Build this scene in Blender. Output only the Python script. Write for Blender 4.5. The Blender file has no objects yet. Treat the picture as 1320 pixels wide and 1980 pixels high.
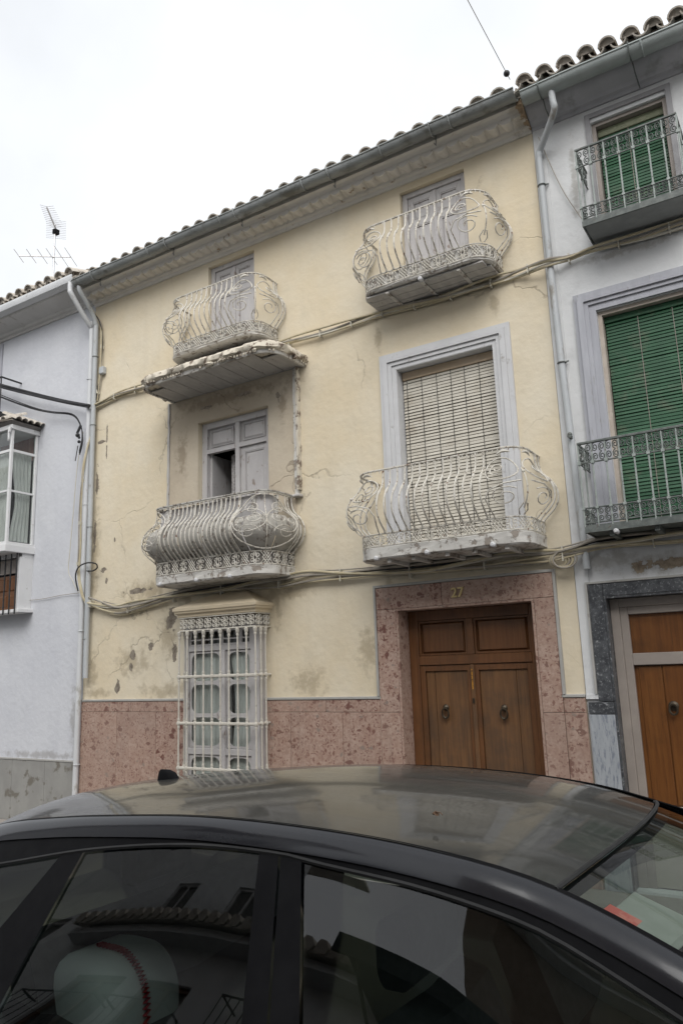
import bpy, math, random
from math import sin, cos, pi, radians, sqrt
from mathutils import Vector, Matrix, noise as mnoise
random.seed(7)
S = bpy.context.scene
COL = S.collection

# ------------------------------------------------------------------ camera
CAM = Vector((0.0, -6.4247, 1.75))
cd = bpy.data.cameras.new('camera')
cam = bpy.data.objects.new('camera', cd); COL.objects.link(cam)
right = Vector((0.84726, 0.53011, -0.033506)); up = Vector((0.13440, -0.15293, 0.97906)); fwd = Vector((-0.51389, 0.83402, 0.20082))
m = Matrix((right, up, -fwd)).transposed().to_4x4(); m.translation = CAM
cam.matrix_world = m
cd.sensor_fit = 'HORIZONTAL'; cd.sensor_width = 24.0; cd.lens = 24.0 * 1469.0 / 1320.0
cd.clip_start = 0.02; cd.clip_end = 600
S.camera = cam

# ------------------------------------------------------------------ world, sun, exposure
W = bpy.data.worlds.new('World'); S.world = W; W.use_nodes = True
nt = W.node_tree; nt.nodes.clear()
wo = nt.nodes.new('ShaderNodeOutputWorld'); bg = nt.nodes.new('ShaderNodeBackground')
sky = nt.nodes.new('ShaderNodeTexSky'); sky.sky_type = 'NISHITA'; sky.sun_disc = False
SUN_EL, SUN_AZ = radians(45), radians(152)
sky.sun_elevation = SUN_EL; sky.sun_rotation = SUN_AZ; sky.dust_density = 4.0; sky.air_density = 1.0
hs = nt.nodes.new('ShaderNodeHueSaturation'); hs.inputs['Saturation'].default_value = 0.22
mx = nt.nodes.new('ShaderNodeMix'); mx.data_type = 'RGBA'; mx.inputs[0].default_value = 0.78
mx.inputs[7].default_value = (9.2, 9.5, 9.9, 1)          # cloud deck
tc = nt.nodes.new('ShaderNodeTexCoord')
nz = nt.nodes.new('ShaderNodeTexNoise'); nz.inputs['Scale'].default_value = 3.0; nz.inputs['Detail'].default_value = 5
mr = nt.nodes.new('ShaderNodeMapRange'); mr.inputs[1].default_value = .3; mr.inputs[2].default_value = .7; mr.inputs[3].default_value = .88; mr.inputs[4].default_value = 1.10
ml = nt.nodes.new('ShaderNodeMix'); ml.data_type = 'RGBA'; ml.blend_type = 'MULTIPLY'; ml.inputs[0].default_value = 1
L = nt.links.new
L(sky.outputs[0], hs.inputs['Color']); L(hs.outputs[0], mx.inputs[6]); L(tc.outputs['Generated'], nz.inputs['Vector'])
L(nz.outputs[0], mr.inputs[0]); L(mx.outputs[2], ml.inputs[6]); L(mr.outputs[0], ml.inputs[7])
L(ml.outputs[2], bg.inputs[0]); bg.inputs[1].default_value = 0.082; L(bg.outputs[0], wo.inputs[0])
sd = bpy.data.lights.new('sun', 'SUN'); sd.energy = 1.5; sd.angle = radians(50); sd.color = (1, .98, .95)
sun = bpy.data.objects.new('sun', sd); COL.objects.link(sun)
# sun stands behind the camera, high: direction to the sun
dsun = Vector((sin(SUN_AZ) * cos(SUN_EL), cos(SUN_AZ) * cos(SUN_EL), sin(SUN_EL)))
sun.rotation_euler = dsun.to_track_quat('Z', 'Y').to_euler(); sun.location = (0, -5, 20)
S.view_settings.view_transform = 'Standard'; S.view_settings.look = 'None'
S.view_settings.exposure = 0.70; S.view_settings.gamma = 1.0; S.view_settings.use_curve_mapping = False

S.render.engine = 'CYCLES'
S.cycles.max_bounces = 5; S.cycles.diffuse_bounces = 2; S.cycles.glossy_bounces = 2; S.cycles.transmission_bounces = 4; S.cycles.transparent_max_bounces = 12

# ------------------------------------------------------------------ materials
def newmat(name):
    M = bpy.data.materials.new(name); M.use_nodes = True
    n = M.node_tree.nodes; return M, n, M.node_tree.links.new, n['Principled BSDF']
def c4(c): return (c[0], c[1], c[2], 1)
def nd(n, t, **k):
    o = n.new(t)
    for a, v in k.items():
        if a == 'inp':
            for i, x in v.items(): o.inputs[i].default_value = x
        else: setattr(o, a, v)
    return o
def pos(n, l, stretch=None):
    g = nd(n, 'ShaderNodeNewGeometry')
    if not stretch: return g.outputs['Position']
    v = nd(n, 'ShaderNodeVectorMath', operation='MULTIPLY'); v.inputs[1].default_value = stretch
    l(g.outputs['Position'], v.inputs[0]); return v.outputs[0]
def nmask(n, l, vec, scale, lo, hi, detail=4, rough=.6):
    t = nd(n, 'ShaderNodeTexNoise'); t.inputs['Scale'].default_value = scale; t.inputs['Detail'].default_value = detail
    t.inputs['Roughness'].default_value = rough; l(vec, t.inputs['Vector'])
    r = nd(n, 'ShaderNodeMapRange', interpolation_type='SMOOTHSTEP'); r.inputs[1].default_value = lo; r.inputs[2].default_value = hi
    l(t.outputs[0], r.inputs[0]); return r.outputs[0]
def mixc(n, l, fac, a, b, blend='MIX'):
    x = nd(n, 'ShaderNodeMix', data_type='RGBA', blend_type=blend)
    for i, v in ((0, fac), (6, a), (7, b)):
        if isinstance(v, (tuple, list)): x.inputs[i].default_value = c4(v)
        elif isinstance(v, (int, float)): x.inputs[i].default_value = v
        else: l(v, x.inputs[i])
    return x.outputs[2]
def mth(n, l, op, a, b=None):
    x = nd(n, 'ShaderNodeMath', operation=op)
    for i, v in ((0, a), (1, b)):
        if v is None: continue
        if isinstance(v, (int, float)): x.inputs[i].default_value = v
        else: l(v, x.inputs[i])
    return x.outputs[0]
def bump(n, l, p, h, strength, dist, prev=None):
    b = nd(n, 'ShaderNodeBump'); b.inputs['Strength'].default_value = strength; b.inputs['Distance'].default_value = dist
    l(h, b.inputs['Height'])
    if prev is not None: l(prev, b.inputs['Normal'])
    l(b.outputs[0], p.inputs['Normal']); return b.outputs[0]
def pm(name, base, alt, scale=3, lo=.35, hi=.7, rough=.7, metal=0, bs=40, bstr=.25, bd=.004, dirt=None, stretch=None, spec=.4):
    """base mixed with alt by noise, optional second layer of dirt or rust, fine bump"""
    M, n, l, p = newmat(name)
    v = pos(n, l, stretch)
    c = mixc(n, l, nmask(n, l, v, scale, lo, hi), base, alt)
    if dirt:
        for col, sc, a, b in (dirt if isinstance(dirt, list) else [dirt]):
            c = mixc(n, l, nmask(n, l, v, sc, a, b), c, col)
    l(c, p.inputs['Base Color']); p.inputs['Roughness'].default_value = rough; p.inputs['Metallic'].default_value = metal
    p.inputs['Specular IOR Level'].default_value = spec
    if bstr:
        t = nd(n, 'ShaderNodeTexNoise'); t.inputs['Scale'].default_value = bs; t.inputs['Detail'].default_value = 5; l(v, t.inputs['Vector'])
        bump(n, l, p, t.outputs[0], bstr, bd)
    return M
def plaster(name, base, pale, dark, flakes=(), stains=(), crack=True, flakecol=(.30, .26, .21), wear=0.0):
    """wall render: mottled paint, hairline cracks, flaked places and stains with their own outlines"""
    M, n, l, p = newmat(name); v = pos(n, l)
    c = mixc(n, l, nmask(n, l, v, .9, .3, .72), base, pale)
    c = mixc(n, l, mth(n, l, 'MULTIPLY', nmask(n, l, v, 3.3, .45, .8), .55), c, dark)
    vs = pos(n, l, (5, 5, .5))
    c = mixc(n, l, mth(n, l, 'MULTIPLY', nmask(n, l, vs, 1.2, .5, .85), .40), c, dark)      # rain streaks
    c = mixc(n, l, mth(n, l, 'MULTIPLY', nmask(n, l, v, 30, .4, .8), .18), c, pale)
    nn = nd(n, 'ShaderNodeTexNoise'); nn.inputs['Scale'].default_value = 9; nn.inputs['Detail'].default_value = 7; nn.inputs['Roughness'].default_value = .65; l(v, nn.inputs['Vector'])
    def blobs(lst):
        acc = None
        for (x, z, rx, rz) in lst:
            s = nd(n, 'ShaderNodeVectorMath', operation='SUBTRACT'); s.inputs[1].default_value = (x, 0, z); l(v, s.inputs[0])
            q = nd(n, 'ShaderNodeVectorMath', operation='MULTIPLY'); q.inputs[1].default_value = (1 / rx, 0, 1 / rz); l(s.outputs[0], q.inputs[0])
            e = nd(n, 'ShaderNodeVectorMath', operation='LENGTH'); l(q.outputs[0], e.inputs[0])
            acc = e.outputs['Value'] if acc is None else mth(n, l, 'MINIMUM', acc, e.outputs['Value'])
        d = mth(n, l, 'MULTIPLY', mth(n, l, 'SUBTRACT', nn.outputs[0], .5), 3.6)
        return mth(n, l, 'ADD', acc, d)
    h = nd(n, 'ShaderNodeTexNoise'); h.inputs['Scale'].default_value = 14; h.inputs['Detail'].default_value = 8; l(v, h.inputs['Vector'])
    height = h.outputs[0]
    if stains:
        b = blobs(stains); r = nd(n, 'ShaderNodeMapRange', interpolation_type='SMOOTHSTEP', inp={1: 1.1, 2: .1, 3: 0, 4: .62}); l(b, r.inputs[0])
        c = mixc(n, l, r.outputs[0], c, (dark[0] * .62, dark[1] * .58, dark[2] * .52))
    if crack:
        wv = nd(n, 'ShaderNodeVectorMath', operation='ADD'); l(v, wv.inputs[0])
        w2 = nd(n, 'ShaderNodeTexNoise'); w2.inputs['Scale'].default_value = 2.5; w2.inputs['Detail'].default_value = 6; l(v, w2.inputs['Vector'])
        sc = nd(n, 'ShaderNodeVectorMath', operation='SCALE'); sc.inputs['Scale'].default_value = .55; l(w2.outputs['Color'], sc.inputs[0]); l(sc.outputs[0], wv.inputs[1])
        vo = nd(n, 'ShaderNodeTexVoronoi', feature='DISTANCE_TO_EDGE'); vo.inputs['Scale'].default_value = .75; l(wv.outputs[0], vo.inputs['Vector'])
        r = nd(n, 'ShaderNodeMapRange', inp={1: .0, 2: .009, 3: 1, 4: 0}); l(vo.outputs[0], r.inputs[0])
        cr = mth(n, l, 'MULTIPLY', r.outputs[0], nmask(n, l, v, .8, .47, .62))
        c = mixc(n, l, mth(n, l, 'MULTIPLY', cr, .6), c, (dark[0] * .45, dark[1] * .42, dark[2] * .4))
        height = mth(n, l, 'SUBTRACT', height, mth(n, l, 'MULTIPLY', cr, .5))
    if flakes:
        b = blobs(flakes); r = nd(n, 'ShaderNodeMapRange', interpolation_type='SMOOTHSTEP', inp={1: .82, 2: .70, 3: 0, 4: 1}); l(b, r.inputs[0])
        fc = mixc(n, l, nmask(n, l, v, 18, .35, .7), flakecol, (flakecol[0] * .5, flakecol[1] * .47, flakecol[2] * .45))
        c = mixc(n, l, r.outputs[0], c, fc)
        height = mth(n, l, 'SUBTRACT', height, mth(n, l, 'MULTIPLY', r.outputs[0], 1.2))
    if wear:
        r2 = nmask(n, l, v, 11, .5 + .12 * (1 - wear), .56 + .12 * (1 - wear), 8, .7)
        c = mixc(n, l, r2, c, flakecol); height = mth(n, l, 'SUBTRACT', height, r2)
    l(c, p.inputs['Base Color']); p.inputs['Roughness'].default_value = .88; p.inputs['Specular IOR Level'].default_value = .25
    bump(n, l, p, height, .5, .012)
    return M
def wood(name, a, b, dark, rough=.45, scale=1.0):
    M, n, l, p = newmat(name)
    v = pos(n, l, (22 * scale, 22 * scale, 1.1 * scale)); v0 = pos(n, l)
    c = mixc(n, l, nmask(n, l, v, 1.5, .3, .72, 8, .65), a, b)
    c = mixc(n, l, mth(n, l, 'MULTIPLY', nmask(n, l, v, 4, .5, .7, 8, .7), .55), c, dark)
    c = mixc(n, l, mth(n, l, 'MULTIPLY', nmask(n, l, v0, 2.2, .42, .75), .65), c, dark)
    l(c, p.inputs['Base Color']); p.inputs['Roughness'].default_value = rough
    t = nd(n, 'ShaderNodeTexNoise'); t.inputs['Scale'].default_value = 4; t.inputs['Detail'].default_value = 6; l(v, t.inputs['Vector'])
    bump(n, l, p, t.outputs[0], .25, .003); return M
def breccia(name):
    M, n, l, p = newmat(name); v0 = pos(n, l)
    oi = nd(n, 'ShaderNodeObjectInfo'); of = mth(n, l, 'MULTIPLY', oi.outputs['Random'], 37.0)      # every slab cut from another place
    va = nd(n, 'ShaderNodeVectorMath', operation='ADD'); l(v0, va.inputs[0]); l(of, va.inputs[1]); v = va.outputs[0]
    ad = nd(n, 'ShaderNodeVectorMath', operation='ADD'); w = nd(n, 'ShaderNodeTexNoise'); w.inputs['Scale'].default_value = 14; w.inputs['Detail'].default_value = 4; l(v, w.inputs['Vector'])
    sc = nd(n, 'ShaderNodeVectorMath', operation='SCALE'); sc.inputs['Scale'].default_value = .085; l(w.outputs['Color'], sc.inputs[0]); l(v, ad.inputs[0]); l(sc.outputs[0], ad.inputs[1])
    c = mixc(n, l, nmask(n, l, v, 9, .3, .7), (.385, .255, .20), (.475, .35, .285))
    c = mixc(n, l, mth(n, l, 'MULTIPLY', nmask(n, l, v, 38, .42, .62), .5), c, (.245, .135, .105))
    for scale, keep, col, size in ((10, .66, (.145, .058, .045), .50), (17, .62, (.175, .075, .058), .48), (38, .58, (.21, .10, .078), .42), (17, .84, (.47, .36, .29), .30), (40, .66, (.47, .35, .285), .34), (14, .86, (.25, .20, .17), .40)):
        sx = nd(n, 'ShaderNodeVectorMath', operation='MULTIPLY'); sx.inputs[1].default_value = (1.25, 1, .85) if scale % 2 else (.8, 1, 1.2); l(ad.outputs[0], sx.inputs[0])
        vo = nd(n, 'ShaderNodeTexVoronoi', distance='MANHATTAN' if scale < 20 else 'EUCLIDEAN'); vo.inputs['Scale'].default_value = scale; l(sx.outputs[0], vo.inputs['Vector'])
        sep = nd(n, 'ShaderNodeSeparateColor'); l(vo.outputs['Color'], sep.inputs[0])
        a = mth(n, l, 'GREATER_THAN', sep.outputs[0], keep)
        r = nd(n, 'ShaderNodeMapRange', inp={1: size, 2: size - .07, 3: 0, 4: .92}); l(vo.outputs['Distance'], r.inputs[0])
        c = mixc(n, l, mth(n, l, 'MULTIPLY', a, r.outputs[0]), c, col)
    vn = nmask(n, l, pos(n, l, (1, 1, .35)), 26, .62, .70, 4)
    c = mixc(n, l, mth(n, l, 'MULTIPLY', vn, .5), c, (.55, .42, .34))
    c = mixc(n, l, mth(n, l, 'MULTIPLY', nmask(n, l, v, 1.3, .4, .8), .4), c, (.27, .20, .17))
    c = mixc(n, l, mth(n, l, 'MULTIPLY', oi.outputs['Random'], .25), c, (.44, .32, .255))
    c = mixc(n, l, mth(n, l, 'MULTIPLY', nmask(n, l, pos(n, l, (6, 6, .8)), 1.5, .5, .8), .28), c, (.23, .17, .14))
    l(c, p.inputs['Base Color']); p.inputs['Roughness'].default_value = .48; p.inputs['Specular IOR Level'].default_value = .3
    t = nd(n, 'ShaderNodeTexNoise'); t.inputs['Scale'].default_value = 60; l(v, t.inputs['Vector']); bump(n, l, p, t.outputs[0], .1, .002)
    return M
def veined(name, a, b, vein, stretch=(1, 1, 1), sc=5, lo=.60, hi=.66, rough=.35):
    M, n, l, p = newmat(name); v = pos(n, l, stretch)
    c = mixc(n, l, nmask(n, l, v, sc, .3, .7, 8, .7), a, b)
    c = mixc(n, l, nmask(n, l, v, sc * 2.6, lo, hi, 8, .75), c, vein)
    l(c, p.inputs['Base Color']); p.inputs['Roughness'].default_value = rough; return M
def glass(name, tint=(.5, .53, .5), rough=.02, ior=1.5):
    M, n, l, p = newmat(name); n.remove(p)
    t = nd(n, 'ShaderNodeBsdfTransparent'); t.inputs[0].default_value = c4(tint)
    g = nd(n, 'ShaderNodeBsdfGlossy'); g.inputs['Roughness'].default_value = rough; g.inputs[0].default_value = (.95, .95, .95, 1)
    lw = nd(n, 'ShaderNodeLayerWeight'); lw.inputs[0].default_value = .5; f0 = ((ior - 1) / (ior + 1)) ** 2
    p5 = nd(n, 'ShaderNodeMath', operation='POWER'); l(lw.outputs['Facing'], p5.inputs[0]); p5.inputs[1].default_value = 5
    f = nd(n, 'ShaderNodeMath', operation='MULTIPLY_ADD'); l(p5.outputs[0], f.inputs[0]); f.inputs[1].default_value = 1 - f0; f.inputs[2].default_value = f0
    m = nd(n, 'ShaderNodeMixShader'); l(f.outputs[0], m.inputs[0]); l(t.outputs[0], m.inputs[1]); l(g.outputs[0], m.inputs[2])
    l(m.outputs[0], n['Material Output'].inputs[0]); return M
def carpaint(name, base, dust, amt, rough=.22):
    M, n, l, p = newmat(name); v = pos(n, l, (1.2, 3.2, 1.2)); v0 = pos(n, l)
    a = mth(n, l, 'ADD', mth(n, l, 'MULTIPLY', nmask(n, l, v, 3.5, .35, .7, 6), amt * .35), mth(n, l, 'MULTIPLY', nmask(n, l, v0, 70, .4, .75), amt * .22))
    a = mth(n, l, 'ADD', a, mth(n, l, 'MULTIPLY', nmask(n, l, pos(n, l, (.6, 2.2, 1)), 1.1, .3, .7, 3), amt * .35)); a = mth(n, l, 'ADD', a, amt * .30)
    if amt > .1:
        wipe = nmask(n, l, pos(n, l, (.9, 7, 1)), 2.4, .52, .60, 5, .6); a = mth(n, l, 'MULTIPLY', a, mth(n, l, 'SUBTRACT', 1.0, mth(n, l, 'MULTIPLY', wipe, .38)))
        spot = nmask(n, l, v0, 38, .68, .72, 2); a = mth(n, l, 'ADD', a, mth(n, l, 'MULTIPLY', spot, .30))
    c = mixc(n, l, a, base, dust); l(c, p.inputs['Base Color'])
    r = mth(n, l, 'ADD', mth(n, l, 'MULTIPLY', a, .55), rough); l(r, p.inputs['Roughness'])
    p.inputs['Coat Weight'].default_value = .65 if amt > .1 else .25; p.inputs['Coat Roughness'].default_value = .05
    p.inputs['Specular IOR Level'].default_value = .30 if amt > .1 else .38
    return M

FL = [(-7.58, 4.72, .10, .022), (-7.47, 4.80, .02, .13), (-7.47, 4.55, .018, .12), (-6.62, 2.07, .05, .075), (-6.9, 1.98, .07, .06), (-6.94, 1.84, .04, .05), (-6.3, 2.34, .085, .16),
      (-6.24, 1.98, .045, .14), (-6.84, 2.73, .22, .04), (-7.16, 1.60, .05, .09), (-7.63, 4.2, .03, .2), (-7.64, 3.5, .03, .25), (-7.45, 3.05, .05, .05),
      (-7.4, 2.9, .03, .06), (-7.28, 3.4, .02, .05), (-4.74, 4.78, .10, .025), (-5.9, 2.98, .05, .03), (-6.52, 3.03, .05, .05)]
ST = [(-5.5, 4.86, 1.0, .13), (-4.68, 4.62, .10, .26), (-4.41, 1.62, .26, .17), (-6.7, 2.72, .5, .16), (-6.9, 1.9, .35, .22), (-6.35, 1.55, .5, .12), (-7.62, 3.2, .09, .9),
      (-6.35, 2.2, .16, .35), (-3.7, 1.9, .16, .25), (-7.5, 1.55, .35, .06), (-4.78, 2.42, .05, .30), (-6.05, 2.55, .10, .14), (-3.45, 5.05, .05, .22), (-2.2, 5.10, .05, .16), (-3.45, 2.5, .06, .16), (-4.75, 2.52, .5, .07), (-2.6, 2.62, .8, .05), (-7.6, 1.75, .1, .35)]
M_YEL = plaster('yellow_render', (.71, .605, .43), (.735, .665, .53), (.61, .535, .40), FL, ST)
M_WHL = plaster('blueish_white_render', (.585, .595, .63), (.64, .65, .68), (.52, .53, .57), stains=[(-7.9, 1.2, .10, .6), (-8.5, .80, .9, .06)], crack=False)
M_WHR = plaster('white_render', (.66, .665, .665), (.71, .715, .715), (.53, .535, .535), stains=[(-.8, 2.48, .75, .10), (-1.4, 2.55, .3, .1), (-1.35, 6.0, .05, .5), (-.9, 5.2, .5, .05)], flakes=[(-.8, 2.47, .55, .05)], flakecol=(.40, .33, .25), crack=False)
M_OPP = plaster('street_white_render', (.66, .66, .66), (.70, .70, .69), (.5, .5, .5), crack=False)
M_PTRIM = pm('grey_portal_trim', (.38, .37, .345), (.43, .42, .395), 5, rough=.7, dirt=((.30, .28, .26), 12, .58, .74))
M_BRWN = plaster('brown_render', (.20, .155, .115), (.24, .19, .145), (.15, .115, .085), crack=False)
M_TRIM = pm('white_trim', (.58, .58, .585), (.63, .63, .635), 4, rough=.75, dirt=((.36, .34, .32), 12, .62, .78))
M_CORN = plaster('cornice_paint', (.70, .67, .61), (.74, .71, .66), (.58, .55, .50), stains=[(-1.75, 6.8, .10, .2)], flakes=[(-1.70, 6.78, .05, .10)], wear=.05, flakecol=(.40, .30, .20))
M_SLAB = plaster('flaking_white_paint', (.60, .58, .54), (.66, .64, .60), (.44, .41, .37), wear=.78, crack=False, flakecol=(.33, .29, .25))
M_CANO = plaster('crumbling_plaster', (.62, .57, .47), (.68, .62, .52), (.50, .44, .35), wear=.8, crack=False, flakecol=(.24, .19, .15))
M_LINE = plaster('shaded_flaking_lining', (.43, .41, .37), (.50, .48, .44), (.33, .30, .27), wear=.6, crack=False, flakecol=(.25, .22, .19))  # flaking paint, base colour darkened for the shade behind the bars
M_SOFF = pm('soffit_boards', (.46, .44, .42), (.54, .52, .49), 5, rough=.8, dirt=((.22, .18, .15), 13, .63, .72), stretch=(3, 1, 1))
M_RAIL = pm('chipped_cream_iron', (.60, .565, .49), (.68, .65, .59), 14, rough=.55, dirt=[((.30, .27, .23), 22, .52, .68), ((.17, .085, .05), 32, .60, .68)], bs=120, bstr=.2, bd=.002)
M_GRIL = pm('cream_iron', (.54, .505, .44), (.60, .57, .50), 10, rough=.5, dirt=((.33, .29, .25), 30, .60, .74), bs=90, bstr=.15, bd=.002)
M_IRON = pm('green_grey_iron', (.10, .112, .106), (.17, .185, .172), 16, rough=.5, dirt=((.10, .07, .05), 30, .6, .7), bs=90, bstr=.2, bd=.002)
M_BLKI = pm('black_iron', (.02, .02, .022), (.04, .04, .04), 20, rough=.5)
M_LILA = pm('lilac_grey_paint', (.50, .48, .475), (.56, .54, .53), 6, rough=.6, dirt=[((.30, .25, .22), 17, .60, .70), ((.56, .54, .54), 25, .60, .68)], stretch=(1, 1, .5), bs=50, bstr=.2)
M_GRFR = pm('taupe_paint', (.31, .27, .24), (.36, .315, .28), 5, rough=.45)
M_WHFR = pm('white_window_paint', (.70, .70, .70), (.74, .74, .74), 6, rough=.5, dirt=((.5, .49, .46), 20, .62, .75))
M_STRAW = pm('straw_blind', (.53, .495, .42), (.59, .555, .48), 8, rough=.55, dirt=((.36, .31, .24), 3, .55, .8))
M_HEAD = pm('blind_head_board', (.50, .39, .27), (.56, .45, .33), 6, rough=.6)
M_GREEN = pm('green_blind', (.018, .078, .036), (.026, .102, .047), 7, rough=.5, dirt=((.075, .11, .065), 5, .55, .75))
M_DOOR = wood('brown_door_wood', (.180, .076, .027), (.120, .048, .017), (.060, .032, .016))
M_DOORW = wood('worn_door_wood', (.20, .096, .036), (.12, .056, .021), (.055, .038, .026), .6)
M_DOOR2 = wood('orange_door_wood', (.19, .074, .018), (.125, .044, .011), (.055, .022, .008), .4, .8)
M_BREC = breccia('pink_breccia_marble')
M_DKMB = veined('dark_marble', (.035, .037, .042), (.10, .105, .112), (.36, .37, .38), sc=15, lo=.53, hi=.66)
M_GYMB = veined('grey_streaked_marble', (.41, .43, .45), (.33, .35, .375), (.19, .21, .25), stretch=(9, 1, 1.4), sc=2.6, lo=.50, hi=.62)
M_PLIN = pm('grey_stone_plinth', (.27, .265, .25), (.32, .315, .295), 3, rough=.6, dirt=((.17, .155, .13), 5, .57, .66), stretch=(1, 1, 1))
M_ZINC = pm('zinc_gutter', (.26, .275, .27), (.36, .375, .37), 4, rough=.55, metal=.3, dirt=[((.17, .17, .155), 7, .5, .7)], stretch=(.7, 1, 1))
M_PIPE = pm('grey_pipe', (.44, .46, .47), (.50, .52, .53), 4, rough=.5, dirt=((.28, .26, .23), 9, .56, .72), stretch=(1, 1, .5))
M_WPIPE = pm('white_pipe', (.60, .61, .62), (.66, .67, .68), 4, rough=.45, dirt=((.42, .41, .38), 8, .58, .74), stretch=(1, 1, .5))
M_TILE = pm('lichened_roof_tile', (.47, .42, .36), (.55, .51, .45), 6, rough=.9, dirt=[((.29, .26, .22), 12, .54, .70), ((.58, .56, .50), 19, .58, .70)], bs=40, bstr=.4, bd=.006)
M_CABY = pm('cream_cable', (.50, .43, .28), (.57, .51, .37), 9, rough=.6)
M_CABG = pm('grey_cable', (.30, .27, .23), (.38, .35, .30), 9, rough=.6)
M_CABK = pm('black_cable', (.022, .022, .024), (.035, .035, .037), 9, rough=.5)
M_CABW = pm('pale_cable', (.58, .55, .46), (.63, .60, .52), 9, rough=.55)
M_ALU = pm('antenna_metal', (.45, .45, .46), (.55, .55, .56), 9, rough=.4, metal=.6, bstr=0)
M_GLASS = glass('window_glass', (.90, .92, .91))
M_CARGL = glass('tinted_car_glass', (.36, .41, .39), .01, 1.62)
M_WSGL = glass('windscreen_glass', (.66, .72, .68), .02, 1.5)
M_CURT = pm('sheer_curtain', (.52, .52, .50), (.66, .66, .64), 5, rough=.9, stretch=(6, 1, .6))
M_LACE = pm('lace_curtain', (.40, .38, .37), (.60, .58, .57), 45, lo=.45, hi=.55, rough=.9)
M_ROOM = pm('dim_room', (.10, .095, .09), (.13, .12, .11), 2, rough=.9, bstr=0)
M_BRASS = pm('old_brass', (.66, .52, .25), (.74, .60, .32), 20, rough=.5, metal=.0, bstr=0)
M_BRONZE = pm('dark_bronze', (.07, .055, .04), (.11, .09, .065), 20, rough=.45, metal=.7)
M_ORNG = pm('orange_sticker', (.16, .07, .02), (.52, .24, .03), 55, lo=.42, hi=.52, rough=.5, bstr=0)
M_ASPH = pm('asphalt', (.052, .052, .054), (.075, .074, .072), 4, rough=.9, bs=150, bstr=.6, bd=.006)
M_PAVE = pm('paving', (.30, .27, .24), (.35, .32, .29), 3, rough=.85, dirt=((.21, .18, .16), 6, .55, .7))
M_PAINT = carpaint('black_car_paint', (.010, .011, .016), (.14, .13, .11), .06, .12)
M_ROOF = carpaint('dusty_car_roof', (.008, .009, .009), (.100, .097, .086), .50, .22)
M_BLK = pm('black_plastic', (.008, .008, .009), (.012, .012, .013), 9, rough=.6, bstr=.05, spec=.06)
M_RUB = pm('rubber', (.018, .018, .018), (.03, .03, .03), 9, rough=.8)
M_SEAT = pm('dark_seat_cloth', (.030, .032, .034), (.045, .047, .05), 30, rough=.9)
M_CHILD = pm('white_padded_cloth', (.80, .82, .82), (.74, .76, .77), 6, rough=.85)
M_RED = pm('red_trim', (.42, .02, .035), (.50, .03, .05), 30, rough=.8)
M_STICK = pm('red_sticker', (.62, .10, .075), (.68, .20, .16), 40, lo=.45, hi=.6, rough=.5, bstr=0)
M_CARD = pm('grey_visor_cloth', (.30, .31, .28), (.34, .35, .32), 20, rough=.5, bstr=0)
M_ALLOY = pm('alloy_rim', (.45, .45, .46), (.55, .55, .56), 9, rough=.3, metal=.8, bstr=0)
M_LENS = pm('lamp_lens', (.5, .5, .5), (.6, .6, .6), 30, rough=.1, bstr=0)
M_RLENS = pm('red_lamp_lens', (.35, .01, .01), (.4, .02, .02), 30, rough=.1, bstr=0)

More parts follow.
